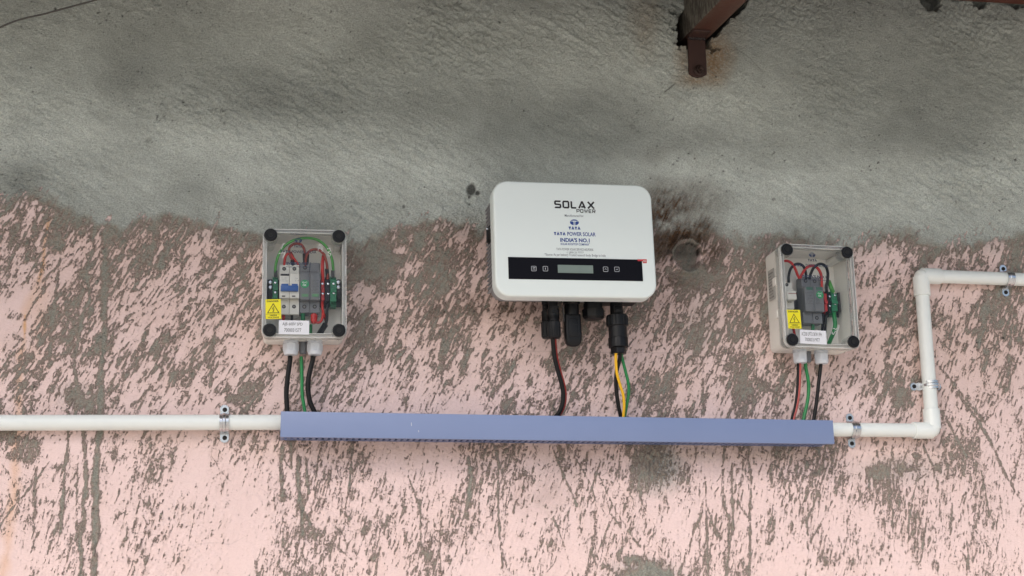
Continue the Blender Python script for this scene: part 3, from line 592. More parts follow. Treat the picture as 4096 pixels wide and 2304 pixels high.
# pen-stroke letters in a 1 x 1 cell (x, z), several strokes each
LET = {
 'S': [[(1, .93), (.93, 1), (.1, 1), (0, .9), (0, .6), (.1, .52), (.9, .48), (1, .4), (1, .1), (.9, 0), (.07, 0), (0, .07)]],
 'O': [[(.12, 0), (.88, 0), (1, .14), (1, .86), (.88, 1), (.12, 1), (0, .86), (0, .14), (.12, 0)]],
 'L': [[(0, 1.06), (0, .12), (.1, 0), (1, 0)]], 'A': [[(0, -.05), (.46, .98), (.56, .98), (1, -.05)], [(.36, .2), (.9, .2)]],
 'X': [[(0, 1.05), (1, -.05)], [(0, -.05), (1, 1.05)]], 'P': [[(0, -.06), (0, 1), (.88, 1), (1, .9), (1, .5), (.88, .4), (0, .4)]],
 'W': [[(0, 1.06), (.27, 0), (.5, .9), (.73, 0), (1, 1.06)]], 'E': [[(1, 1), (.08, 1), (0, .9), (0, .1), (.08, 0), (1, 0)], [(0, .5), (.92, .5)]],
 'R': [[(0, -.06), (0, 1), (.88, 1), (1, .9), (1, .52), (.88, .42), (0, .42)], [(.45, .42), (1, -.06)]], 'T': [[(-.05, 1), (1.05, 1)], [(.5, 1), (.5, -.06)]],
 'V': [[(0, -.06), (.5, 1.0), (1, -.06)]],
}
def stroke_word(bm, word, x0, x1, z0, z1, w, y, gap=.28, widths=None):
    """word in pen strokes of width w; 'V' is the barless A"""
    widths = widths or [1] * len(word); tot = sum(widths) + gap * (len(word) - 1); u = (x1 - x0) / tot; x = x0
    for ch, ww in zip(word, widths):
        for k, s in enumerate(LET[ch]):
            ribbon(bm, [(x + w / 2 + px * (ww * u - w), z0 + w / 2 + pz * (z1 - z0 - w)) for px, pz in s], w, y - .00002 * k, .0001)
        x += (ww + gap) * u
def tata_mark(bm, cx, cz, w, h, y):
    """oval mark: blue segments left by two arms that flare out from a slit stem"""
    def half(sx):
        side = [(cx + sx * w / 2 * math.sin(R_(a)), cz + h / 2 * math.cos(R_(a))) for a in range(68, 166, 8)]
        inner = [(cx + sx * .11 * w, cz - h * .47), (cx + sx * .11 * w, cz + .02 * h), (cx + sx * .15 * w, cz + .12 * h), (cx + sx * .24 * w, cz + .16 * h)]
        poly(bm, side + inner, y, .0001)
    half(1); half(-1)
    top = [(cx + w / 2 * math.sin(R_(a)), cz + h / 2 * math.cos(R_(a))) for a in range(-58, 59, 8)]
    poly(bm, top + [(cx + .26 * w, cz + .27 * h), (cx, cz + .31 * h), (cx - .26 * w, cz + .27 * h)], y, .0001)
    ribbon(bm, [(cx - .045 * w, cz - h * .48), (cx - .045 * w, cz + .17 * h)], .035 * w, y, .0001); ribbon(bm, [(cx + .045 * w, cz - h * .48), (cx + .045 * w, cz + .17 * h)], .035 * w, y, .0001)
# ------------------------------------------------------------ the inverter
IW, IH = .2925, .2115
FI = Frame(.534, 2.1545 - IH / 2, 0.001)
def zi(x, y): return (1920 + x / 2.684, 700 + y / 2.684)
inv = thing('solar_inverter', 'white wall mounted solar inverter with rounded corners and a black display strip', 'inverter', FI.o, FI.a)
DF = .130
bm = bmesh.new()                                             # finned casing behind the cover
rr_loft(bm, [(-.018, IW - .026, IH - .030, .02), (-.020, IW - .022, IH - .026, .022), (-.094, IW - .014, IH - .016, .024), (-.097, IW - .016, IH - .018, .024)], 0, IH / 2 + .004)
for k in range(22):
    z = .030 + k * (IH - .055) / 21
    for s in (-1, 1): box(bm, s * (IW / 2 - .0065) - .0025, s * (IW / 2 - .0065) + .0025, -.088, -.026, z - .0012, z + .0012, .0005, 1)
fin(bm, 'casing', M_CAST, inv)
bm = bmesh.new(); box(bm, -.11, .11, -.0185, -.0005, .03, .17, .001); fin(bm, 'wall_bracket', M_CAST, inv)
bm = bmesh.new()                                             # pressed front cover
secs = [(-.0975, IW - .003, IH - .003, .0245), (-.099, IW, IH, .026)]
for k in range(0, 7):
    a = R_(90 * k / 6); secs.append((-(DF - .005) - .005 * math.sin(a), IW - .008 * (1 - math.cos(a)), IH - .008 * (1 - math.cos(a)), .027 - .004 * (1 - math.cos(a))))
rr_loft(bm, secs, 0, IH / 2, n=14)
fin(bm, 'front_cover', M_WHITE, inv)
# display strip
q = [FI.xz(*zi(*p), DF) for p in ((305, 885), (1745, 905), (1742, 1137), (303, 1120))]
px0, px1, pz0, pz1 = (q[0][0] + q[3][0]) / 2, (q[1][0] + q[2][0]) / 2, (q[2][1] + q[3][1]) / 2, (q[0][1] + q[1][1]) / 2
bm = bmesh.new(); box(bm, px0, px1, -DF - .0008, -DF + .0005, pz0, pz1, .0003, 1)
dp = fin(bm, 'display_panel', mat('glossy black panel film', (12, 11, 18), .35, var=0, bump=0, spec=.12), inv)
c0 = FI.xz(*zi(832, 965), DF); c1 = FI.xz(*zi(1215, 1058), DF)
bm = bmesh.new(); box(bm, c0[0], c1[0], -DF - .0013, -DF - .0007, c1[1], c0[1], .0002, 1)
fin(bm, 'lcd_screen', mat('unlit lcd glass', (118, 132, 124), .18, var=.04, bump=0, scale=8), dp)
for k, (bx_, by_) in enumerate(((577, 1006), (701, 1007), (1347, 1013), (1468, 1014))):
    cx, cz = FI.xz(*zi(bx_, by_), DF); r = .0042; y = -DF - .0009; w = .0007; bm = bmesh.new()
    ribbon(bm, [(cx + a, cz + b) for a, b in rr_outline(2 * r, 2 * r, .0012, 3, 0, 0)], w, y, .0001, close=True)
    if k == 0: ribbon(bm, [(cx - .0024, cz + .0010), (cx - .0006, cz + .0022), (cx + .0024, cz + .0020), (cx - .0022, cz - .0020)], w, y); ribbon(bm, [(cx + .0006, cz - .0020), (cx + .0024, cz - .0016)], w, y)
    if k == 1: ribbon(bm, [(cx, cz + .0020), (cx, cz - .0018)], .0011, y)
    if k == 2: ribbon(bm, [(cx - .0018, cz - .0006), (cx, cz + .0010), (cx + .0018, cz - .0006)], w, y)
    if k == 3: ribbon(bm, [(cx - .0018, cz + .0006), (cx, cz - .0010), (cx + .0018, cz + .0006)], w, y)
    fin(bm, 'button', mat('silver print', (190, 194, 200), .5, var=0, bump=0), dp, smooth=False)
c0 = FI.xz(*zi(1746, 905), DF); c1 = FI.xz(*zi(1790, 947), DF)
bm = bmesh.new(); box(bm, c0[0], c1[0], -DF - .0006, -DF - .0001, c1[1], c0[1]); f0 = FI.xz(*zi(1690, 906), DF); box(bm, f0[0], c0[0], -DF - .0012, -DF - .0009, c0[1] - .0036, c0[1] - .0004)
tb = fin(bm, 'film_tab', mat('red film tab', (196, 44, 48), .4, var=.05, bump=0), inv)
bm = bmesh.new()
for k in range(4): x = c0[0] + .0012 + k * .0014; ribbon(bm, [(x, c0[1] - .0015), (x, c1[1] + .0016)], .0005, -DF - .0007)
fin(bm, 'printed_text', M_PEN, tb, smooth=False)
# lettering on the cover
yb_ = -DF - .0002
def R2(x0, x1, y0, y1): a = FI.xz(*zi(x0, y1), DF); b = FI.xz(*zi(x1, y0), DF); return a[0], b[0], a[1], b[1]
bm = bmesh.new(); stroke_word(bm, 'SOLAX', *R2(798, 1230, 285, 356), .0031, yb_, .16, [1, 1, .92, 1.12, 1.12]); fin(bm, 'brand_lettering', M_INKB, inv, smooth=False)
bm = bmesh.new(); stroke_word(bm, 'POWER', *R2(1036, 1238, 371, 405), .00135, yb_, .16, [1, 1, 1.3, 1, 1]); fin(bm, 'brand_lettering', M_INKB, inv, smooth=False)
bm = bmesh.new(); c = FI.xz(*zi(1013, 509), DF); tata_mark(bm, c[0], c[1], 96 * .0001695, 64 * .0001695, yb_); fin(bm, 'oval_logo', M_INKBL, inv, smooth=False)
bm = bmesh.new(); stroke_word(bm, 'TVTV', *R2(948, 1078, 557, 589), .0020, yb_, -.02); fin(bm, 'logo_lettering', M_INKBL, inv, smooth=False)
bm = bmesh.new(); stroke_word(bm, 'TVTV', *R2(790, 918, 615, 649), .0020, yb_, -.02); fin(bm, 'logo_lettering', M_INKBL, inv, smooth=False); bm = bmesh.new(); add_text(bm, 'POWER SOLAR', *R2(938, 1240, 618, 653), yb_, bold=.02); fin(bm, 'printed_text', M_INKBL, inv, smooth=False)
bm = bmesh.new(); add_text(bm, "INDIA'S NO.1", *R2(862, 1176, 681, 718), yb_, bold=.035); fin(bm, 'printed_text', M_INKBL, inv, smooth=False)
bm = bmesh.new(); add_text(bm, 'SOLAR ROOFTOP COMPANY', *R2(865, 1172, 736, 752), yb_, bold=.02); add_text(bm, "'", *R2(1174, 1178, 733, 739), yb_); fin(bm, 'printed_text', M_INKBL, inv, smooth=False)
for s, r_, m_ in (('Manufactured for', (910, 1112, 427, 447), M_INKG), ('TATA POWER SOLAR SERVICE HELPDESK', (820, 1218, 791, 808), M_INKG), ('1800 25 77777', (958, 1112, 824, 841), M_INKG),
                  ('*Source: As per Industry Trusted research body: Bridge to India', (695, 1348, 851, 874), M_INKG)):
    bm = bmesh.new(); add_text(bm, s, *R2(*r_), yb_, bold=.004)
    if s[0] == '1':
        c = FI.xz(*zi(938, 832), DF); ribbon(bm, [(c[0] + .0013 * math.cos(a / 2), c[1] + .0013 * math.sin(a / 2)) for a in range(13)], .0003, yb_)
    fin(bm, 'printed_text', m_, inv, smooth=False)
# isolator switch on the left flank
p = FI.L(1943, 935, .07); bm = bmesh.new(); x = -IW / 2 + .008
lathe(bm, (x, -.062, p.z), (-1, 0, 0), [(0, .019), (.003, .019), (.0035, .017), (.006, .0165), (.0065, .015)], 28); box(bm, x - .009, x - .005, -.066, -.058, p.z - .014, p.z + .014, .001)
sw = fin(bm, 'isolator_switch', M_BLACK, inv)
bm = bmesh.new(); lathe(bm, (x - .0035, -.0815, p.z + .008), (0, -1, 0), [(0, .0022), (.001, .0022), (.0013, .0012)], 10); lathe(bm, (x - .0078, -.0665, p.z + .010), (0, -1, 0), [(0, .0022), (.001, .0022), (.0013, .0012)], 10)
fin(bm, 'screw', M_STEEL, sw)
# sockets under the casing
def zc(x, y): return (2100 + x / 2.634, 1150 + y / 2.634)
BZ = .010; CD = .062                                         # casing underside, connector depth
cap = FI.L(*zc(716, 200), CD)
bm = bmesh.new(); lathe(bm, (cap.x, -CD, BZ + .006), (0, 0, -1), [(0, .016), (.012, .016), (.0125, .0175), (.022, .0175), (.0225, .0205), (.036, .0205), (.040, .017), (.041, .012)], 24, {3: 8, 4: 8, 5: 8, 6: 8})
fin(bm, 'port_cap', M_BLACK, inv)
for xx in (618, 812):
    s = FI.L(*zc(xx, 152), CD + .01); bm = bmesh.new(); lathe(bm, (s.x, -CD - .012, BZ + .004), (0, 0, -1), [(0, .004), (.005, .004), (.007, .002)], 12); fin(bm, 'screw', M_STEEL, inv)
bx = FI.L(*zc(970, 150), CD)
bm = bmesh.new(); box(bm, bx.x - .036, bx.x + .036, -CD - .024, -CD + .024, BZ - .004, BZ + .012, .003); fin(bm, 'socket_plate', M_BLACK, inv)
d0 = FI.L(*zc(282, 150), CD); bm = bmesh.new(); lathe(bm, (d0.x - .009, -CD, BZ + .006), (0, 0, -1), [(0, .010), (.014, .010)], 16); lathe(bm, (d0.x + .006, -CD - .014, BZ + .006), (0, 0, -1), [(0, .010), (.014, .010)], 16); fin(bm, 'dc_socket', M_BLACK, inv)

# ------------------------------------------------------------ communication stick
zt = FI.o.z + BZ
def W(px, py, d): return P(px, py, -d)
t_ = W(*zc(490, 200), CD); b_ = W(*zc(492, 622), CD)
dg = thing('data_logger', 'black rounded communication stick plugged under the inverter between the plugs', 'data logger', (t_.x, -CD, b_.z))
Ht = zt - b_.z; bm = bmesh.new(); w2, d2 = .0158, .0085
ring = [(0.0, .3, .3), (.0015, .62, .6), (.006, .88, .85), (.013, .98, .97), (.022, 1, 1), (Ht - .030, .97, 1), (Ht - .026, .93, .95)]
rings = []
for z, sx, sy in ring:
    rings.append([bm.verts.new((x * sx, y * sy, z)) for x, y in rr_outline(2 * w2, 2 * d2, .0055, 6, 0, 0)])
for a, b in zip(rings, rings[1:]):
    for i in range(len(a)): bm.faces.new((a[i], a[(i + 1) % len(a)], b[(i + 1) % len(a)], b[i]))
bm.faces.new(rings[0]); bm.faces.new(rings[-1][::-1])
box(bm, -.009, .009, -d2 - .0012, -d2 + .002, .016, Ht - .034, .001)
fin(bm, 'housing', M_BLACK, dg)
bm = bmesh.new(); lathe(bm, (0, 0, Ht), (0, 0, -1), [(0, .0155), (.006, .0155), (.008, .0135), (.028, .0135)], 24, {2: 12, 3: 12}); fin(bm, 'collar', M_BLACK, dg)
bm = bmesh.new(); box(bm, -.001, .0075, -d2 - .0017, -d2 - .001, Ht - .0465, Ht - .0445, .0003, 1); fin(bm, 'slot', mat('deep black', (8, 8, 9), .6, bump=0), dg)
bm = bmesh.new(); box(bm, -w2 - .0004, -w2 + .0005, -.004, .006, .045, .075); fin(bm, 'side_label', M_GREY, dg)
# ------------------------------------------------------------ trunking
TL, TR_ = P(1122, 1645, -.062), P(3330, 1681, -.062); TH = .0435; TD = .062
troll = math.atan2(TR_.z - TL.z, TR_.x - TL.x); TLn = math.hypot(TR_.x - TL.x, TR_.z - TL.z)
FT = Frame(TL.x, TL.z - TH, troll)
tk = thing('cable_trunking', 'long blue grey slotted cable trunking fixed horizontally across the wall', 'trunking', FT.o, troll)
M_TRUNK = mat('blue grey pvc trunking', (124, 140, 178), .42, var=.05, bump=.012, scale=7)
M_TRUNK2 = mat('blue grey pvc trunking body', (108, 121, 160), .5, var=.04, bump=.012, scale=20)
bm = bmesh.new()                                             # lid: a shallow channel with rolled edges
box(bm, 0, TLn, -TD, -TD + .0018, 0, TH, .0006, 2); box(bm, 0, TLn, -TD + .0018, -TD + .009, 0, .0016, .0004, 1); box(bm, 0, TLn, -TD + .0018, -TD + .009, TH - .0016, TH, .0004, 1)
cv = fin(bm, 'cover', M_TRUNK, tk)
bm = bmesh.new()
for (px, py, l_) in ((1645, 1697, 13), (1674, 1725, 7)):
    c = FT.xz(px, py, TD); ribbon(bm, [(c[0], c[1] + l_ * .00023), (c[0] + .0004, c[1] - l_ * .00023)], .0006, -TD - .0003)
fin(bm, 'scratch', M_PEN, cv, smooth=False)
# body: back plate and two side walls pierced by slots
bm = bmesh.new(); box(bm, .001, TLn - .001, -.0022, -.0006, .0018, TH - .0018)
pitch = .0105; nslot = int(TLn / pitch)
for z0, z1 in ((.0018, .0034), (TH - .0034, TH - .0018)):
    box(bm, .001, TLn - .001, -.012, -.0022, z0, z1); box(bm, .001, TLn - .001, -TD + .0019, -TD + .020, z0, z1)
    for k in range(nslot + 1):
        x0 = k * pitch + .0012; x1 = min(x0 + .0062, TLn - .001)
        if x0 < TLn - .003: box(bm, x0, x1, -TD + .020, -.012, z0, z1)
fin(bm, 'slotted_body', M_TRUNK2, tk, smooth=False)

# ------------------------------------------------------------ conduits
PR = .0132; PY = -(PR + .002)
def pipe_between(parent, a, b, name='pipe', r=PR, o=Vector((0, 0, 0))):
    bm = bmesh.new(); a, b = Vector(a) - o, Vector(b) - o; d = (b - a).normalized()
    lathe(bm, a, d, [(0, r - .0004), (.0004, r), ((b - a).length - .0004, r), ((b - a).length, r - .0004)], 40); return fin(bm, name, M_PVC, parent)
cl0 = P(-900, 1690, PY); cl0.z = 1.8490; e = P(1122, 1689.5, PY)
o = Vector((e.x, 0, 1.8464)); pl = thing('conduit_pipe', 'straight white plastic conduit entering the left end of the trunking', 'conduit', o)
pipe_between(pl, (cl0.x, PY, cl0.z), (e.x + .02, PY, e.z), o=o)
A = P(3262, 1717.5, PY); B = P(3731, 1722, PY); Cc = P(3683, 1103, PY); D_ = P(4093, 1118, PY); D2 = Cc + (D_ - Cc) * 4
o = Vector((B.x, 0, B.z)); pr_ = thing('conduit_pipe', 'white plastic conduit with two elbows stepping up from the right end of the trunking', 'conduit', o)
def elbow(parent, c, d1, d2, o):
    d1, d2 = d1.normalized(), d2.normalized(); c = c - o; bm = bmesh.new(); R0 = .0158
    for d in (d1, d2): lathe(bm, c + d * .003, d, [(0, R0), (.0375, R0), (.038, R0 - .0003), (.0382, PR)], 40)
    pts = [c + d1 * .006, c + d1 * .0035 + d2 * .0002, c + d1 * .001 + d2 * .001, c + d2 * .0035 + d1 * .0002, c + d2 * .006]
    t = bmesh.new(); bmesh.ops.create_uvsphere(t, u_segments=40, v_segments=20, radius=R0); merge(bm, t, Matrix.Translation(c + (d1 + d2) * .0028))
    return fin(bm, 'elbow', M_PVC, parent)
dA = (A - B); dU = (Cc - B)
pipe_between(pr_, A, B + dA.normalized() * .012, o=o); pipe_between(pr_, B + dU.normalized() * .012, Cc - dU.normalized() * .012, o=o); pipe_between(pr_, Cc + (D_ - Cc).normalized() * .012, D2, o=o)
elbow(pr_, B, dA, dU, o); elbow(pr_, Cc, -dU, D_ - Cc, o)

# saddle clips
def saddle(px, py, along, label, tilt=0.0, lens=(.0305, .0305), wid=.0155):
    c = P(px, py, PY); ang = math.atan2(along.z, along.x)
    o = bpy.data.objects.new('pipe_clip', None); C.objects.link(o); o.location = (c.x, 0, c.z); o.rotation_euler = (0, -(ang + tilt), 0)
    tag(o, label, 'pipe clip', 'zinc pipe clips holding the white conduit'); w = wid / 2; bm = bmesh.new(); prof = []
    prof += [(-lens[0], -.0012), (-PR - .004, -.0012)]
    R1 = PR + .0011
    for k in range(0, 17):
        a = math.pi + math.pi * k / 16; prof.append((R1 * math.cos(a), PY + R1 * math.sin(a)))
    prof += [(PR + .004, -.0012), (lens[1], -.0012)]
    t = .0013; L1, L2 = [], []
    for i, (z, y) in enumerate(prof):
        p = prof[max(i - 1, 0)]; q = prof[min(i + 1, len(prof) - 1)]; d = Vector((q[0] - p[0], q[1] - p[1])).normalized(); nn = Vector((d.y, -d.x))
        if nn.y > 0 and 0: nn = -nn
        ww = w * (.55 if i in (0, len(prof) - 1) else 1)
        L1.append([bm.verts.new((s * ww, y, z)) for s in (-1, -.4, -.25, .25, .4, 1)]); L2.append([bm.verts.new((s * ww, y + nn.y * t, z + nn.x * t)) for s in (-1, -.4, -.25, .25, .4, 1)])
        rib = .0012 if 3 <= i <= 17 else 0
        if rib:
            for m_ in (1, 2, 3, 4):
                pass
            for m_ in (2, 3): L2[-1][m_].co += Vector((0, nn.y * rib, nn.x * rib)); L1[-1][m_].co += Vector((0, nn.y * rib, nn.x * rib))
    for S_ in (L1, L2):
        for a, b in zip(S_, S_[1:]):
            for k in range(5): bm.faces.new((a[k], a[k + 1], b[k + 1], b[k]))
    for a, b, c_, d in zip(L1, L1[1:], L2, L2[1:]):
        bm.faces.new((a[0], b[0], d[0], c_[0])); bm.faces.new((a[5], b[5], d[5], c_[5]))
    for e_ in (0, -1):
        for k in range(5): bm.faces.new((L1[e_][k], L1[e_][k + 1], L2[e_][k + 1], L2[e_][k]))
    for s, ln in ((-1, lens[0]), (1, lens[1])): 
        t2 = bmesh.new(); bmesh.ops.create_cone(t2, cap_ends=True, segments=28, radius1=w * .98, radius2=w * .98, depth=.0014); merge(bm, t2, Matrix.Translation((0, -.0019, s * (ln - .0055))) @ Matrix.Rotation(math.pi / 2, 4, 'X'))
    fin(bm, 'strap', M_STEEL, o)
    for s, ln in ((-1, lens[0]), (1, lens[1])):
        bm = bmesh.new(); zc_ = s * (ln - .0062)
        lathe(bm, (.0005, -.0027, zc_), (0, -1, 0), [(0, .0040), (.0008, .0039), (.0018, .0030), (.0021, .0016)], 16, None); fin(bm, 'screw', mat('black drywall screw', (30, 27, 26), .5, .3, bump=.02), o)
    return o
saddle(897, 1691, Vector((1, 0, 0)), 'zinc pipe clip around the straight conduit left of the trunking', .02)
saddle(3415, 1719, dA * -1, 'zinc pipe clip just right of the end of the trunking', .0)
saddle(3723, 1541, dU, 'zinc pipe clip around the upright length of conduit', .06, (.0265, .034))
saddle(4032, 1116, D_ - Cc, 'zinc pipe clip on the upper length of conduit at the right edge', .0)

# ------------------------------------------------------------ cables between boxes and trunking
def cable(name, label, cat, pts, r, m, depth0, depth1, parent=None, cat_group=None):
    """pts: survey points from top to bottom; depth runs from depth0 to depth1"""
    n_ = len(pts); w = []
    for i, p in enumerate(pts):
        t = i / (n_ - 1); w.append(P(p[0], p[1], -(depth0 + (depth1 - depth0) * t ** .8)))
    last = w[-1]; w.append(Vector((last.x + (last.x - w[-2].x) * .3, last.y, last.z - .014)))
    o = w[0].copy(); bm = bmesh.new(); tube(bm, [p - o for p in w], r, 14, 10)
    ob = fin(bm, name, m, parent)
    if parent is None: ob.location = o; tag(ob, label, cat, cat_group)
    else: ob.location = o - parent.location
    return ob
def z7(x, y): return (800 + x / 3.293, 1380 + y / 3.293)
def z8(x, y): return (3000 + x / 3.22, 1400 + y / 3.22)
GDl = .040
cable('cable', 'thick black cable under the left gland of the left junction box', 'cable', [z7(*p) for p in ((1187, 150), (1185, 210), (1152, 450), (1138, 650), (1150, 885))], .0042, M_BLACKR, GDl, .030)
cable('cable', 'green earth cable between the two thick black cables of the left junction box', 'cable', [z7(*p) for p in ((1333, 150), (1335, 200), (1342, 420), (1345, 620), (1362, 760), (1385, 890))], .0030, M_GRN, .032, .028)
cable('cable', 'thick black cable bowing to the right under the right gland of the left junction box', 'cable', [z7(*p) for p in ((1490, 150), (1480, 215), (1436, 400), (1423, 560), (1445, 730), (1508, 890))], .0043, M_BLACKR, GDl, .030)
tw = thing('twin_cable', 'red and black twin cable under the left gland of the right junction box', 'cable', P(*z8(635, 200), -GDl))
cable('red_core', '', '', [z8(*p) for p in ((645, 170), (645, 230), (638, 450), (622, 620), (596, 760), (562, 895))], .0025, mat('dull red insulation', (178, 84, 78), .4, var=.08), GDl + .001, .031, tw)
cable('black_core', '', '', [z8(*p) for p in ((622, 170), (622, 230), (616, 450), (600, 620), (574, 760), (538, 895))], .0027, M_BLACKR, GDl, .030, tw)
cable('cable', 'green earth cable beside the red and black twin cable of the right junction box', 'cable', [z8(*p) for p in ((712, 160), (718, 220), (748, 380), (755, 520), (735, 690), (688, 898))], .0032, M_GRN, .032, .028)
cable('cable', 'slim black cable under the right gland of the right junction box', 'cable', [z8(*p) for p in ((912, 170), (908, 230), (880, 460), (855, 690), (820, 898))], .0034, M_BLACKR, GDl, .030)

# photovoltaic plugs with a red and a black lead
pa_ = P(*zc(290, 545), -CD - .012)
sc_ = thing('plug_lead', 'black ribbed plug pair with black and red lead under the left of the inverter', 'cable', Vector((pa_.x, -CD, pa_.z)))
def mc4(xc, d, zb, top):
    bm = bmesh.new(); h = top - zb; x = xc
    prof = [(0, .0062), (.001, .0105), (.004, .0118), (.030, .0118), (.0315, .0105), (.034, .0096), (.040, .0096), (.041, .0108), (h - .052 + .012, .0108), (h - .022, .0108), (h - .020, .0088), (h, .0088)]
    lathe(bm, (x, -d, zb), (0, 0, 1), prof, 24, None)
    for k in range(12):
        a = 2 * math.pi * k / 12; ca, sa = math.cos(a), math.sin(a); box(bm, x + ca * .0117 - .0008, x + ca * .0117 + .0008, -d + sa * .0117 - .0008, -d + sa * .0117 + .0008, zb + .004, zb + .030, .0003, 1)
    box(bm, x - .005, x - .001, -d - .0125, -d - .009, zb + .045, zb + h - .026, .0006, 1); box(bm, x + .0015, x + .0055, -d - .0125, -d - .009, zb + .045, zb + h - .026, .0006, 1)
    box(bm, x - .007, x + .008, -d - .012, -d - .009, zb + .054, zb + .058, .0006, 1)
    bm.transform(Matrix.Translation(-sc_.location)); return fin(bm, 'plug', M_BLACK, sc_)
xr = P(*zc(302, 400), -CD - .016).x; xl_ = P(*zc(246, 400), -CD).x
mc4(xr, CD + .016, pa_.z, zt + .002); mc4(xl_, CD - .004, pa_.z + .004, zt + .002)
lead = [(298, 520), (302, 600), (318, 740), (352, 880), (392, 1020), (408, 1130), (396, 1240), (362, 1320), (325, 1372)]
cable('red_lead', '', '', [zc(x + 13, y) for x, y in lead], .0034, mat('deep red insulation', (158, 34, 28), .4, var=.1), CD + .006, .030, sc_)
cable('black_lead', '', '', [zc(x - 5, y) for x, y in lead], .0040, M_BLACKR, CD + .014, .036, sc_)

# mains connector with three cores
ab = P(*zc(988, 700), -CD - .004)
ac = thing('mains_connector', 'large black stepped connector with yellow, black and green cores, under the inverter', 'connector', Vector((ab.x, -CD - .004, ab.z)))
Hc = zt + .002 - ab.z; k_ = .000161
def zz(y): return (700 - y) * k_ * 1.0
bm = bmesh.new()
pr = [(0, .0255), (.001, .0272), (.0105, .0272), (.0112, .0312), (.0118, .0345), (.0285, .0345), (.0295, .0330), (.0300, .0312), (.0495, .0312), (.0505, .0335), (.051, .0352), (.0700, .0352), (.0712, .0335), (.0718, .0225), (Hc, .0215)]
pr = [(a, b * .5 * 1.06) for a, b in pr]; pr = [(a, b) for a, b in pr]
lathe(bm, (0, 0, 0), (0, 0, 1), [(a, b) for a, b in pr], 48, {1: 6, 2: 6, 4: 12, 5: 12})
for k in range(16):
    a = 2 * math.pi * k / 16; r = .0355 * .53; box(bm, r * math.cos(a) - .001, r * math.cos(a) + .001, r * math.sin(a) - .001, r * math.sin(a) + .001, .052, .069, .0003, 1)
box(bm, -.008, .006, -.0145, -.010, .073, .086, .001); box(bm, -.006, .004, -.0165, -.012, .075, .081, .0008)
fin(bm, 'plug', M_BLACK, ac)
dgap = CD + .006
cable('black_core', '', '', [zc(*p) for p in ((1003, 680), (996, 760), (968, 870), (958, 980), (966, 1120), (985, 1250), (1012, 1375))], .0036, M_BLACKR, dgap, .030, ac)
cable('yellow_core', '', '', [zc(*p) for p in ((958, 680), (957, 780), (968, 900), (1003, 1030), (1034, 1130), (1044, 1240), (1036, 1375))], .0026, M_YEL, dgap + .004, .038, ac)
cable('green_core', '', '', [zc(*p) for p in ((1010, 680), (1022, 740), (1058, 880), (1086, 1000), (1092, 1110), (1072, 1240), (1048, 1375))], .0028, M_GRN, dgap - .004, .030, ac)
# ------------------------------------------------------------ junction boxes
def screw_cap(parent, x, z, y):
    bm = bmesh.new()
    prof = [(0, .0105), (.0005, .0112), (.0036, .0112), (.0042, .0106), (.0044, .0078), (.0036, .0070), (.0034, .0052)]
    lathe(bm, (x, y, z), (0, -1, 0), prof, 32, {6: 6}); o = fin(bm, 'screw_cap', M_BLACK, parent)
    bm = bmesh.new(); lathe(bm, (x, y - .0032, z), (0, -1, 0), [(0, .0042), (.0009, .0042)], 6); fin(bm, 'socket', mat('deep black', (8, 8, 9), .6, bump=0), o)
    return o
def gland(parent, x, y, ztop, r, h, m=None):
    bm = bmesh.new(); s = h / .058
    lathe(bm, (x, y, ztop), (0, 0, -1), [(0, r * 1.04), (.003, r * 1.04), (.0031, r * .94), (.0045, r * .94), (.0046, r * 1.04), (.012 * s, r * 1.04), (.0125 * s, r * .9), (.014 * s, r * .9), (.0145 * s, r * 1.08), (.036 * s, r * 1.08), (.038 * s, r * 1.0), (.045 * s, r * .97), (.051 * s, r * .86), (.0525 * s, r * .5)], 36, {8: 6, 9: 6})
    g_ = fin(bm, 'cable_gland', m or M_LGREY, parent)
    bm = bmesh.new(); lathe(bm, (x, y, ztop - .0002), (0, 0, 1), [(0, r * 1.1), (.0018, r * 1.1)], 28); fin(bm, 'sealing_ring', M_BLACKR, g_)
    return g_
def screw(bm, x, y, z, r=.0028):
    lathe(bm, (x, y, z), (0, -1, 0), [(0, r), (.0008, r * .95), (.001, r * .7)], 14)
def hole(parent, pts, y, r=.0030, m=None):
    for (x, z) in pts:
        bm = bmesh.new(); lathe(bm, (x, y + .0002, z), (0, -1, 0), [(0, r), (.0004, r), (.00042, r * .8)], 18); h_ = fin(bm, 'screw_well', m or mat('deep black', (8, 8, 9), .6, bump=0), parent)
        bm = bmesh.new(); lathe(bm, (x, y - .0003, z), (0, -1, 0), [(0, r * .55), (.0004, r * .5)], 12); fin(bm, 'screw', mat('dull steel screw', (120, 118, 112), .4, .8), h_)
def stepped(parent, name, x0, x1, z, ys, m, split=1):
    """DIN module seen from the front: z = 4 heights (bottom .. top), ys = front depth of low / high steps"""
    bm = bmesh.new(); lo, hi = ys; w = (x1 - x0) / split
    for k in range(split):
        a, b = x0 + k * w + .0002, x0 + (k + 1) * w - .0002
        box(bm, a, b, -lo, -.016, z[0], z[3], .0007, 1); box(bm, a, b, -hi, -lo + .001, z[1], z[2], .0009, 2)
    return fin(bm, name, m, parent)
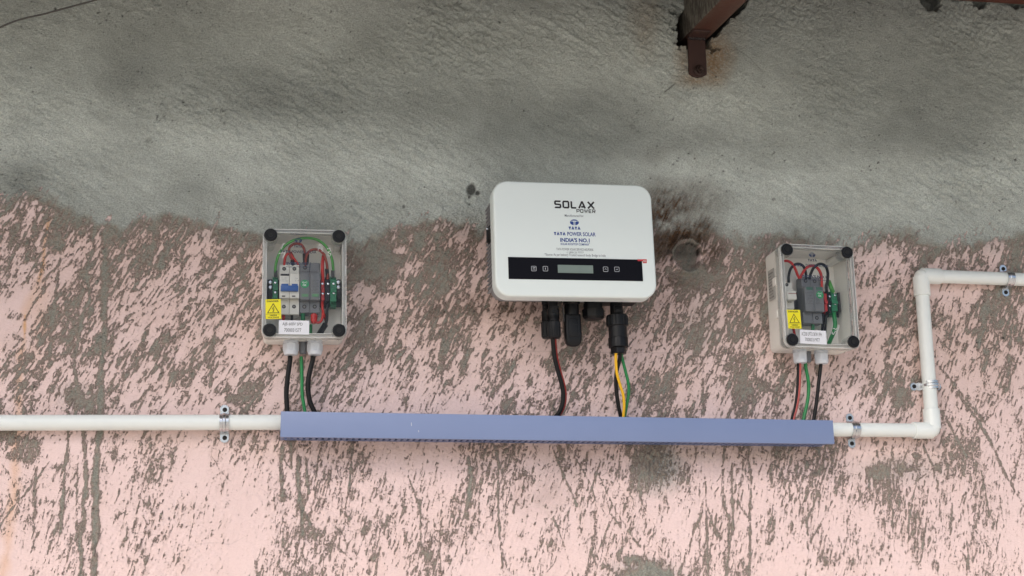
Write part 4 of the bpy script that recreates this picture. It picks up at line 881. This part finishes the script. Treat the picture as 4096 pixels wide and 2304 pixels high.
def sticker_danger(parent, c, w, h, y, tilt):
    T = Matrix.Translation((c[0], y, c[1])) @ Matrix.Rotation(-tilt, 4, 'Y')
    bm = bmesh.new(); box(bm, -w / 2, w / 2, -.0003, 0, -h / 2, h / 2); bm.transform(T); s = fin(bm, 'warning_sticker', M_YLAB, parent, smooth=False)
    bm = bmesh.new(); yy = -.0004
    add_text(bm, 'DANGER', -w * .40, w * .36, h * .36, h * .45, yy, bold=.03); add_text(bm, 'HIGH', -w * .22, w * .22, -h * .355, -h * .28, yy, bold=.03); add_text(bm, 'VOLTAGE', -w * .36, w * .36, -h * .455, -h * .385, yy, bold=.03)
    R3 = [(-w * .36, -h * .19), (w * .36, -h * .19), (0, h * .27)]; ribbon(bm, R3, .0011, yy, .0001, close=True)
    ribbon(bm, [(w * .05, h * .13), (-w * .06, h * .0), (w * .05, h * .01), (-.0002, -h * .13)], .0009, yy); poly(bm, [(-.0016, -h * .10), (.0014, -h * .09), (-.0004, -h * .155)], yy, .0001)
    box(bm, -w * .5, w * .5, yy, yy + .00005, -h * .262, -h * .25); bm.transform(T); fin(bm, 'printed_text', M_INKB, s, smooth=False)
def label_white(parent, c, w, h, y, tilt, l1, l2, f1, f2):
    T = Matrix.Translation((c[0], y, c[1])) @ Matrix.Rotation(-tilt, 4, 'Y')
    bm = bmesh.new(); box(bm, -w / 2, w / 2, -.0003, 0, -h / 2, h / 2); bm.transform(T); s = fin(bm, 'name_label', M_LAB, parent, smooth=False)
    bm = bmesh.new(); add_text(bm, l1, w * f1[0], w * f1[1], h * .07, h * .34, -.0004, bold=.0); add_text(bm, l2, w * f2[0], w * f2[1], -h * .32, -h * .07, -.0004, bold=.0); bm.transform(T); fin(bm, 'printed_text', M_INKB, s, smooth=False)
def qc(parent, x, z, y, r=.0073):
    bm = bmesh.new(); lathe(bm, (x, y, z), (0, -1, 0), [(0, r), (.0003, r)], 32); s = fin(bm, 'check_sticker', M_QC, parent)
    bm = bmesh.new(); add_text(bm, 'Q.C', x - r * .62, x + r * .62, z + r * .1, z + r * .55, y - .0004, bold=.03); add_text(bm, 'OK', x - r * .5, x + r * .45, z - r * .55, z - r * .08, y - .0004, bold=.03); fin(bm, 'printed_text', M_PEN, s, smooth=False)
def fine_print(parent, x0, x1, zs, y, m, words, hgt=.0012):
    bm = bmesh.new()
    for k, z in enumerate(zs): add_text(bm, words[k % len(words)], x0, x0 + (x1 - x0) * (1, .7, .9, .55)[k % 4], z, z + hgt, y)
    fin(bm, 'printed_text', m, parent, smooth=False)
def enclosure(fr, W_, H_, DB, DL, label, caps):
    """parent empty at the wall, local axes x right, z up, origin bottom centre of the lid"""
    t = thing('junction_box', label, 'junction box', fr.o, fr.a)
    bm = bmesh.new(); wt = .0028
    rr_loft(bm, [(-.0012, W_ - .008, H_ - .008, .008), (-.003, W_ - .005, H_ - .005, .009), (-DB, W_ - .003, H_ - .003, .010), (-DB, W_ - .003 - 2 * wt, H_ - .003 - 2 * wt, .008), (-.004, W_ - .012, H_ - .012, .006)], 0, H_ / 2, cap0=True, cap1=True)
    for sx in (-1, 1):
        for sz in (-1, 1): cyl(bm, (sx * caps[0] / 2, -.004, H_ / 2 + sz * caps[1] / 2), (sx * caps[0] / 2, -DB + .001, H_ / 2 + sz * caps[1] / 2), .0078, .0082, 20)
        for z in (.3, .62): box(bm, sx * (W_ / 2 - .0005) - .0018, sx * (W_ / 2 - .0005) + .0018, -DB + .001, -DB + .016, H_ * z, H_ * z + .016, .0008, 1)
    fin(bm, 'base', M_BOX, t)
    # clear lid: front plate, then a thicker skirt round it
    bm = bmesh.new(); rr_loft(bm, [(-DL + .0022, W_ - .012, H_ - .012, .010), (-DL, W_ - .012, H_ - .012, .010)], 0, H_ / 2); ld = fin(bm, 'lid', M_LID, t)
    bm = bmesh.new(); w2 = .0058
    rr_loft(bm, [(-DB - .0004, W_ + .001, H_ + .001, .012), (-DL + .002, W_, H_, .012), (-DL - .0006, W_ - .003, H_ - .003, .011), (-DL - .0006, W_ - 2 * w2, H_ - 2 * w2, .009), (-DL + .003, W_ - 2 * w2 - .001, H_ - 2 * w2 - .001, .009), (-DB - .0004, W_ - 2 * w2 + .003, H_ - 2 * w2 + .003, .009)], 0, H_ / 2, cap0=False, cap1=False)
    bm.faces.ensure_lookup_table()
    fin(bm, 'lid_rim', M_RIM, ld)
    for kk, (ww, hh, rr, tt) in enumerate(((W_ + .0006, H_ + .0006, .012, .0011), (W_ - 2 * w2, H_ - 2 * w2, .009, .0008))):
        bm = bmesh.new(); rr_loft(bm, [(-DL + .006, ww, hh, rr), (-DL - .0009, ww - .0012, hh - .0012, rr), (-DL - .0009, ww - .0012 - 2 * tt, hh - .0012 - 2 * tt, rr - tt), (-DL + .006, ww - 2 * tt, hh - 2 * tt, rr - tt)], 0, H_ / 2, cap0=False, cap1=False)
        fin(bm, 'lid_edge_highlight', M_EDGE_GLINT, ld)  # whitish strip standing in for light refracted along the lid edge
    for sx in (-1, 1):
        for sz in (-1, 1):
            x, z = sx * caps[0] / 2, H_ / 2 + sz * caps[1] / 2; bm = bmesh.new()
            lathe(bm, (x, -DB - .002, z), (0, -1, 0), [(0, .0125), (DL - DB - .001, .0128), (DL - DB + .0005, .012)], 28); fin(bm, 'lid_pillar', M_RIM, ld)
    for sx in (-1, 1):
        for sz in (-1, 1): screw_cap(t, sx * caps[0] / 2, H_ / 2 + sz * caps[1] / 2, -DL - .0008)
    return t
def wire(parent, fr, zf, pts, r, m, d0, d1=None, name='wire'):
    d1 = d0 if d1 is None else d1; n_ = len(pts); bm = bmesh.new()
    tube(bm, [fr.L(*zf(*p[:2]), (p[2] if len(p) > 2 else d0 + (d1 - d0) * i / max(1, n_ - 1))) for i, p in enumerate(pts)], r, 12, 8); return fin(bm, name, m, parent)
def rect(fr, zf, x0, x1, y0, y1, d):
    a = fr.xz(*zf(x0, (y0 + y1) / 2), d); b = fr.xz(*zf(x1, (y0 + y1) / 2), d); c = fr.xz(*zf((x0 + x1) / 2, y1), d); e = fr.xz(*zf((x0 + x1) / 2, y0), d); return a[0], b[0], c[1], e[1]
def scribble(parent, fr, zf, strokes, d, w=.0010):
    bm = bmesh.new()
    for s in strokes: ribbon(bm, [fr.xz(*zf(*p), d) for p in s], w, -d, .0001)
    fin(bm, 'handwriting', M_PEN, parent, smooth=False)
def terminal(parent, fr, zf, x0, x1, y0, y1, d, m, wells=()):
    a, b, c, e = rect(fr, zf, x0, x1, y0, y1, d); bm = bmesh.new(); h = e - c
    box(bm, a, b, -d + .012, -.016, c, e, .0006, 1); box(bm, a, b, -d, -d + .013, c + h * .12, e - h * .12, .0008, 1)
    box(bm, a, b, -d - .003, -d + .001, c + h * .42, c + h * .56, .0005, 1); box(bm, a - .0003, a + .0006, -d - .001, -.018, c + h * .03, e - h * .03)
    o = fin(bm, 'terminal_block', m, parent); bm = bmesh.new()
    for (wx, wy) in wells: p = fr.xz(*zf(wx, wy), d); screw(bm, p[0], -d - .0002, p[1], .0021)
    if wells: fin(bm, 'screws', M_STEEL, o)
    else: bm.free()
    return o
def z1(x, y): return (980 + x / 2.415, 860 + y / 2.415)
def z3(x, y): return (3000 + x / 2.7875, 940 + y / 2.7875)
DB, DL = .054, .078
# ---- left box
W1, H1 = .1435, .1925
F1 = Frame(.0629, 2.0795 - H1 / 2, .004)
jb = enclosure(F1, W1, H1, DB, DL, 'clear lidded junction box left of the inverter with a double breaker and blue toggle inside', (.1168, .1680))
a, b, c, e = rect(F1, z1, 215, 925, 625, 880, .016); bm = bmesh.new(); box(bm, a, b, -.010, -.0045, c + .006, e - .006, .0003, 1); box(bm, a, b, -.0125, -.0095, c, c + .008); box(bm, a, b, -.0125, -.0095, e - .008, e)
fin(bm, 'mounting_rail', M_DGREY, jb)
dl, dh = .046, .060
a, b, _, _ = rect(F1, z1, 331, 527, 700, 700, dh); z_ = [F1.xz(*z1(430, y), d)[1] for y, d in ((960, dl), (802, dh), (562, dh), (480, dl))]
br = stepped(jb, 'circuit_breaker', a, b, z_, (dl, dh), M_MOD, 2)
hole(br, [F1.xz(*z1(x, y), dl) for x, y in ((378, 520), (477, 520), (375, 885), (473, 885))], -dl, .0034)
x0, x1, zz0, zz1 = rect(F1, z1, 345, 515, 665, 735, dh + .004); bm = bmesh.new(); box(bm, x0, x1, -dh - .006, -dh + .002, zz0, zz1 - .003, .0012); box(bm, x0 + .001, x0 + .013, -dh - .0004, -dh, zz1 - .003, zz1 + .001); box(bm, x1 - .011, x1 - .001, -dh - .0004, -dh, zz1 - .003, zz1 + .001)
tg = fin(bm, 'toggle', M_BLUE, br)
bm = bmesh.new(); x0, x1, zz0, zz1 = rect(F1, z1, 342, 428, 568, 588, dh); box(bm, x0, x1, -dh - .0002, -dh, zz0, zz1)
for xx in (372, 470): p = F1.xz(*z1(xx, 784), dh); poly(bm, rr_outline(.0062, .0022, .001, 3, *p), -dh, .0002)
fin(bm, 'printed_text', M_INKB, br, smooth=False)
x0, x1, zz0, zz1 = rect(F1, z1, 345, 420, 600, 640, dh); fine_print(br, x0, x1, [zz0, zz0 + .003, zz0 + .0055], -dh - .0002, M_INKG, ['C16 600V', '10kA', 'DC 250V']); x0, x1, zz0, zz1 = rect(F1, z1, 488, 518, 600, 640, dh); fine_print(br, x0, x1, [zz0, zz0 + .004], -dh - .0002, M_INKG, ['1 3', '2 4'], .002)
a, b, _, _ = rect(F1, z1, 529, 728, 700, 700, dh); z_ = [F1.xz(*z1(630, y), d)[1] for y, d in ((945, dl), (818, dh), (558, dh), (462, dl))]
sp = stepped(jb, 'surge_protector', a, b, z_, (dl, dh), M_GREY, 2)
hole(sp, [F1.xz(*z1(x, y), dl) for x, y in ((580, 508), (573, 886), (673, 886))], -dl, .0036)
for (q0, q1) in ((548, 610), (648, 712)):
    x0, x1, zz0, zz1 = rect(F1, z1, q0, q1, 762, 790, dh); bm = bmesh.new(); box(bm, x0, x1, -dh - .0004, -dh, zz0, zz1, .0001, 1); fin(bm, 'indicator_window', mat('pale green window', (86, 138, 96), .3), sp)
x0, x1, zz0, zz1 = rect(F1, z1, 642, 715, 605, 750, dh); fine_print(sp, x0, x1, [zz0 + k * .0027 for k in range(9)], -dh - .0003, M_INKB, ['In 20kA Imax', 'Up 2.5kV', 'Ucpv 600V', 'Type 2']); x0, x1, zz0, zz1 = rect(F1, z1, 548, 610, 715, 750, dh); fine_print(sp, x0, x1, [zz0, zz0 + .0025], -dh - .0003, M_INKG, ['Surge', 'Type 2'])
x0, x1, zz0, zz1 = rect(F1, z1, 545, 700, 538, 552, dl); fine_print(sp, x0, x1, [zz0], -dl - .0003, M_INKB, ['SPD 600V DC'], .0018)
p = F1.xz(*z1(577, 665), dh + .001); qc(sp, p[0], p[1], -dh - .0006)
terminal(jb, F1, z1, 736, 768, 600, 860, .048, M_TRED, ((748, 665), (750, 760))); terminal(jb, F1, z1, 774, 818, 590, 870, .048, M_BLACK, ((803, 665), (805, 760))); terminal(jb, F1, z1, 824, 884, 585, 872, .048, M_TGRN, ((856, 665), (858, 755)))
terminal(jb, F1, z1, 268, 318, 585, 840, .048, M_TGRN, ((292, 655), (292, 748)))
for (xx, cx_) in ((228, 246), (888, 901)):
    x0, x1, zz0, zz1 = rect(F1, z1, xx, xx + 36, 620, 800, .030); bm = bmesh.new(); box(bm, x0, x1, -.030, -.012, zz0, zz1, .001); s = fin(bm, 'end_stop', M_DGREY, jb); bm = bmesh.new()
    for yy in (650, 697): p = F1.xz(*z1(cx_, yy), .031); screw(bm, p[0], -.0302, p[1], .0034)
    fin(bm, 'screws', M_STEEL, s)
wire(jb, F1, z1, [(293, 600, .046), (294, 560, .050), (298, 480, .055), (330, 375, .060), (400, 285, .062), (500, 235, .063), (610, 222, .063), (710, 245, .062), (790, 315, .060), (838, 420, .056), (852, 520, .050), (855, 600, .046)], .0024, M_LGRN, .06, name='earth_wire')
for pp in ((296, 570), (850, 570)):
    q1 = F1.L(*z1(pp[0], pp[1] - 35), .051); q2 = F1.L(*z1(pp[0], pp[1] + 30), .047); bm = bmesh.new(); cyl(bm, q1, q2, .0031, .0031, 16); fin(bm, 'ferrule', M_DGREY, jb)
wire(jb, F1, z1, [(377, 500, .040), (380, 460, .048), (392, 400, .052), (425, 370, .052), (455, 400, .050), (500, 460, .046), (520, 500, .04)], .0023, M_RED, .05)
wire(jb, F1, z1, [(470, 500, .040), (458, 440, .047), (432, 380, .052), (428, 320, .054), (470, 282, .056), (530, 280, .056), (568, 320, .054), (580, 380, .05), (584, 480, .042)], .0023, M_BROWN, .05)
wire(jb, F1, z1, [(476, 500, .038), (470, 450, .045), (462, 400, .048), (440, 360, .047)], .0021, M_BROWN, .05)
wire(jb, F1, z1, [(584, 490, .044), (588, 420, .050), (604, 370, .054), (650, 336, .058), (710, 338, .058), (760, 380, .056), (788, 460, .053), (796, 540, .05), (798, 620, .046)], .0023, M_BROWN, .05)
for (q1, q2) in (((575, 370), (578, 480)), ((604, 372), (596, 480)), ((790, 520), (800, 620)), ((456, 440), (462, 480))):
    bm = bmesh.new(); cyl(bm, F1.L(*z1(*q1), .051), F1.L(*z1(*q2), .044), .0033, .0033, 16); fin(bm, 'heat_shrink', M_BLACKR, jb)
wire(jb, F1, z1, [(752, 640, .046), (748, 560, .052), (748, 470, .054), (756, 410, .05), (762, 380, .046)], .0030, M_RED, .05)
wire(jb, F1, z1, [(748, 840, .046), (748, 900, .050), (765, 970, .044), (782, 1030, .03), (786, 1060, .02)], .0023, M_RED, .05)
wire(jb, F1, z1, [(742, 850, .046), (752, 940, .046), (742, 1010, .044), (715, 1038, .044), (680, 1030, .044), (665, 990, .044)], .0022, M_RED, .05)
bm = bmesh.new(); cyl(bm, F1.L(*z1(668, 960), .042), F1.L(*z1(664, 1045), .046), .0062, .0055, 20); bmesh.ops.bevel(bm, geom=bm.edges[:], offset=.0018, segments=2, affect='EDGES'); fin(bm, 'red_lug_cover', M_RED, jb)
wire(jb, F1, z1, [(800, 860, .046), (792, 920, .048), (790, 1000, .046), (780, 1045, .040), (745, 1100, .030), (712, 1160, .018)], .0027, M_BLACKR, .05)
bm = bmesh.new(); cyl(bm, F1.L(*z1(775, 1060), .036), F1.L(*z1(712, 1160), .018), .0052, .0052, 16); fin(bm, 'heat_shrink', M_BLACKR, jb)
wire(jb, F1, z1, [(372, 950, .040), (372, 1010, .035), (366, 1080, .025), (370, 1160, .02)], .0026, M_RED, .04); wire(jb, F1, z1, [(455, 950, .040), (452, 1010, .034), (448, 1160, .02)], .0024, M_BLACKR, .04); wire(jb, F1, z1, [(560, 940, .040), (560, 1010, .034), (558, 1160, .02)], .0038, M_TGRN, .04)
wire(jb, F1, z1, [(636, 1060, .03), (634, 1160, .02)], .0028, M_GRN, .03)
d = DL + .0003
bm = bmesh.new(); x0, x1, zz0, zz1 = rect(F1, z1, 440, 600, 178, 190, d); add_text(bm, 'Manufactured for', x0, x1, zz0, zz1, -d); p = F1.xz(*z1(516, 245), d); tata_mark(bm, p[0], p[1], .0128, .0088, -d)
x0, x1, zz0, zz1 = rect(F1, z1, 472, 552, 290, 316, d); stroke_word(bm, 'TVTV', x0, x1, zz0, zz1, .0013, -d, -.02); x0, x1, zz0, zz1 = rect(F1, z1, 338, 440, 340, 368, d); stroke_word(bm, 'TVTV', x0, x1, zz0, zz1, .0013, -d, -.02)
x0, x1, zz0, zz1 = rect(F1, z1, 452, 690, 343, 370, d); add_text(bm, 'POWER SOLAR', x0, x1, zz0, zz1, -d, bold=.01); x0, x1, zz0, zz1 = rect(F1, z1, 400, 636, 454, 482, d); add_text(bm, "INDIA'S NO.1", x0, x1, zz0, zz1, -d, bold=.03)
x0, x1, zz0, zz1 = rect(F1, z1, 400, 636, 496, 508, d); add_text(bm, 'SOLAR ROOFTOP COMPANY', x0, x1, zz0, zz1, -d, bold=.01); fin(bm, 'lid_print', M_INKD, jb, smooth=False)
p = F1.xz(*z1(273, 910), d); sticker_danger(jb, p, .0262, .0345, -DL - .0009, .025)
p = F1.xz(*z1(473, 1087), d); label_white(jb, p, .0512, .0243, -DL - .0014, -.010, 'AJB 600V SPD', '7000031577', (-.38, .28), (-.32, .24))
scribble(jb, F1, z1, [[(705, 345), (722, 280), (742, 300), (745, 355)], [(700, 320), (755, 318)], [(790, 330), (820, 318), (826, 345), (800, 362), (830, 375), (818, 398), (795, 392)]], DL + .0004)
scribble(jb, F1, z1, [[(350, 330), (372, 275), (390, 280)], [(325, 372), (385, 362), (372, 410), (350, 398)]], DL + .0004)
GZ = .003
for (xx, w_) in ((443, 165), (675, 158)):
    p = F1.L(*z1(xx, 1250), .040); gland(jb, p.x, -.040, GZ, .0128, .0295 * 1.0)
p = F1.L(*z1(560, 1260), .028); gland(jb, p.x, -.028, GZ, .0066, .0245, mat('grey polyamide', (120, 124, 130), .45))
# ---- right box
W2, H2 = .1480, .1975
F2 = Frame(1.0108, 2.0713 - H2 / 2, -.026)
jc = enclosure(F2, W2, H2, DB, DL, 'clear lidded junction box right of the inverter, holding grey arrester and white fuse holder', (.1208, .1725))
a, b, c, e = rect(F2, z3, 330, 1000, 640, 900, .016); bm = bmesh.new(); box(bm, a, b, -.010, -.0045, c + .006, e - .006, .0003, 1); box(bm, a, b, -.0125, -.0095, c, c + .008); box(bm, a, b, -.0125, -.0095, e - .008, e); fin(bm, 'mounting_rail', M_DGREY, jc)
dl, dh = .040, .052
a, b, _, _ = rect(F2, z3, 398, 490, 700, 700, dl); z_ = [F2.xz(*z3(430, y), dl)[1] for y in (940, 820, 600, 508)]
fh = stepped(jc, 'fuse_holder', a, b, z_, (dl - .004, dl), M_MOD, 1)
x0, x1, zz0, zz1 = rect(F2, z3, 412, 524, 618, 722, .058); bm = bmesh.new(); box(bm, x0, x1, -.058, -.040, zz0, zz1, .003); bm.transform(Matrix.Translation(((x0 + x1) / 2, 0, (zz0 + zz1) / 2)) @ Matrix.Rotation(R_(-5), 4, 'Y') @ Matrix.Translation((-(x0 + x1) / 2, 0, -(zz0 + zz1) / 2))); hd = fin(bm, 'handle', M_MOD, fh)
bm = bmesh.new(); box(bm, x0 + .003, x1 - .001, -.0584, -.058, zz1 - .0065, zz1 - .0055); fin(bm, 'printed_text', M_BROWN, hd, smooth=False)
hole(fh, [F2.xz(*z3(410, 555), dl - .004)], -dl + .004, .0032); hole(fh, [F2.xz(*z3(434, 750), dl), F2.xz(*z3(456, 750), dl)], -dl, .001)
a, b, _, _ = rect(F2, z3, 612, 825, 700, 700, dh); a2, b2, _, _ = rect(F2, z3, 582, 792, 700, 700, dl); z_ = [F2.xz(*z3(700, y), d_)[1] for y, d_ in ((985, dl), (850, dh), (572, dh), (470, dl))]
sp = stepped(jc, 'surge_protector', (a + a2) / 2, (b + b2) / 2, z_, (dl, dh), M_GREY, 2)
hole(sp, [F2.xz(*z3(x, y), dl) for x, y in ((620, 512), (720, 516), (745, 925))], -dl, .0036)
x0, x1, zz0, zz1 = rect(F2, z3, 622, 705, 635, 770, dh); fine_print(sp, x0, x1, [zz0 + k * .0027 for k in range(9)], -dh - .0003, M_INKB, ['In 20kA Imax', 'Up 1.5kV', 'Uc 320V', 'Type 2'])
x0, x1, zz0, zz1 = rect(F2, z3, 732, 800, 712, 770, dh); fine_print(sp, x0, x1, [zz0 + k * .0027 for k in range(5)], -dh - .0003, M_INKB, ['N-PE 20kA', 'Uc 255V']); x0, x1, zz0, zz1 = rect(F2, z3, 615, 765, 872, 892, dl); fine_print(sp, x0, x1, [zz0], -dl - .0003, M_INKG, ['SPD 1P+N 320V AC'], .002)
for (q0, q1) in ((628, 700), (735, 800)):
    x0, x1, zz0, zz1 = rect(F2, z3, q0, q1, 582, 612, dh); bm = bmesh.new(); box(bm, x0, x1, -dh - .0004, -dh, zz0, zz1, .0001, 1); fin(bm, 'indicator_window', mat('dark green window', (62, 100, 84), .3), sp)
p = F2.xz(*z3(780, 666), dh + .001); qc(sp, p[0], p[1], -dh - .0006)
terminal(jc, F2, z3, 828, 862, 620, 880, .044, M_TRED, ()); terminal(jc, F2, z3, 868, 902, 615, 900, .042, M_BLACK, ((888, 685), (890, 790))); terminal(jc, F2, z3, 908, 975, 620, 880, .042, M_TGRN, ((948, 672), (950, 770)))
x0, x1, zz0, zz1 = rect(F2, z3, 985, 1010, 640, 860, .026); bm = bmesh.new(); box(bm, x0, x1, -.026, -.012, zz0, zz1, .001); fin(bm, 'end_stop', M_DGREY, jc)
wire(jc, F2, z3, [(318, 360, .030), (335, 320, .040), (375, 292, .046), (425, 292, .050), (470, 322, .050), (505, 380, .048), (530, 445, .044), (548, 480, .040)], .0026, M_RED, .05)
wire(jc, F2, z3, [(432, 530, .038), (432, 460, .042), (450, 385, .046), (490, 335, .050), (545, 322, .052), (595, 350, .050), (620, 410, .046), (628, 490, .040)], .0026, M_BLACKR, .05)
wire(jc, F2, z3, [(560, 480, .040), (590, 420, .045), (630, 365, .050), (690, 342, .052), (748, 365, .050), (788, 430, .047), (798, 510, .044), (802, 620, .042)], .0027, M_RED, .05)
wire(jc, F2, z3, [(662, 490, .040), (678, 430, .046), (715, 360, .052), (780, 322, .054), (838, 345, .052), (866, 410, .048), (866, 500, .044), (852, 570, .042), (856, 640, .04)], .0027, M_BLACKR, .05)
wire(jc, F2, z3, [(880, 520, .02), (890, 550, .034), (910, 600, .038), (925, 640, .036)], .0040, M_LGRN, .03)
wire(jc, F2, z3, [(935, 870, .036), (942, 930, .040), (950, 1000, .040), (935, 1080, .036), (905, 1150, .026), (880, 1210, .016)], .0040, M_GRN, .04)
wire(jc, F2, z3, [(815, 880, .036), (812, 960, .036), (805, 1060, .026), (795, 1200, .02)], .0026, M_BLACKR, .04); wire(jc, F2, z3, [(845, 890, .036), (842, 980, .034), (836, 1080, .026), (830, 1200, .02)], .0026, M_BLACKR, .04)
wire(jc, F2, z3, [(470, 900, .030), (476, 1000, .03), (495, 1100, .02), (520, 1210, .018)], .0026, M_RED, .03); wire(jc, F2, z3, [(700, 970, .03), (700, 1080, .026), (690, 1200, .02)], .0036, M_TGRN, .03)
d = DL + .0003
bm = bmesh.new(); x0, x1, zz0, zz1 = rect(F2, z3, 605, 765, 145, 157, d); add_text(bm, 'Manufactured for', x0, x1, zz0, zz1, -d); p = F2.xz(*z3(692, 222), d); tata_mark(bm, p[0], p[1], .0128, .0092, -d)
x0, x1, zz0, zz1 = rect(F2, z3, 643, 745, 268, 297, d); stroke_word(bm, 'TVTV', x0, x1, zz0, zz1, .0013, -d, -.02); x0, x1, zz0, zz1 = rect(F2, z3, 500, 600, 325, 352, d); stroke_word(bm, 'TVTV', x0, x1, zz0, zz1, .0013, -d, -.02)
x0, x1, zz0, zz1 = rect(F2, z3, 622, 876, 327, 356, d); add_text(bm, 'POWER SOLAR', x0, x1, zz0, zz1, -d, bold=.01); x0, x1, zz0, zz1 = rect(F2, z3, 578, 850, 448, 478, d); add_text(bm, "INDIA'S NO.1", x0, x1, zz0, zz1, -d, bold=.03)
x0, x1, zz0, zz1 = rect(F2, z3, 580, 850, 494, 508, d); add_text(bm, 'SOLAR ROOFTOP COMPANY', x0, x1, zz0, zz1, -d, bold=.01); fin(bm, 'lid_print', M_INKD, jc, smooth=False)
p = F2.xz(*z3(491, 940), d); sticker_danger(jc, p, .0262, .0355, -DL - .0009, .03)
p = F2.xz(*z3(702, 1140), d); label_white(jc, p, .0520, .0262, -DL - .0014, -.012, 'ACDB UPTO 5KW 1PH', '7000031977', (-.44, .32), (-.32, .24))
scribble(jc, F2, z3, [[(918, 1078), (915, 1100), (930, 1108), (950, 1075), (968, 1080), (972, 1108)], [(925, 1040), (985, 1058), (990, 1012), (958, 1012), (950, 1060), (975, 1030)]], .042, .0013)
for xx in (548, 785):
    p = F2.L(*z3(xx + 8, 1320), .040); gland(jc, p.x, -.040, GZ, .0128, .0295)
p = F2.L(*z8(742, 60), .028); gland(jc, p.x, -.028, GZ, .0066, .0245, mat('grey polyamide', (120, 124, 130), .45))
# printed rating plate on its left flank
bm = bmesh.new(); xs = -W2 / 2 + .0010
box(bm, xs - .0016, xs - .0004, -.046, -.018, H2 * .50, H2 * .80); rp = fin(bm, 'rating_label', mat('silver label', (176, 176, 172), .5), jc)
bm = bmesh.new(); T = Matrix.Translation((xs - .0018, 0, 0)) @ Matrix.Rotation(math.pi / 2, 4, 'X') @ Matrix.Rotation(0, 4, 'Z')
for k in range(9):
    me_ = text_mesh(('ENCLOSURE IP65', 'Rated voltage 230V AC', 'Un 240V  50Hz', 'Imax 40kA')[k % 4], 0, .022 * (1, .8, .9, .6)[k % 4], 0, .0028, 0, bold=.01)
    me_.transform(Matrix.Translation((xs - .0019, -.020, H2 * .52 + k * .0058)) @ Matrix.Rotation(-math.pi / 2, 4, 'Z')); bm.from_mesh(me_); bpy.data.meshes.remove(me_)
fin(bm, 'printed_text', M_INKB, rp, smooth=False)
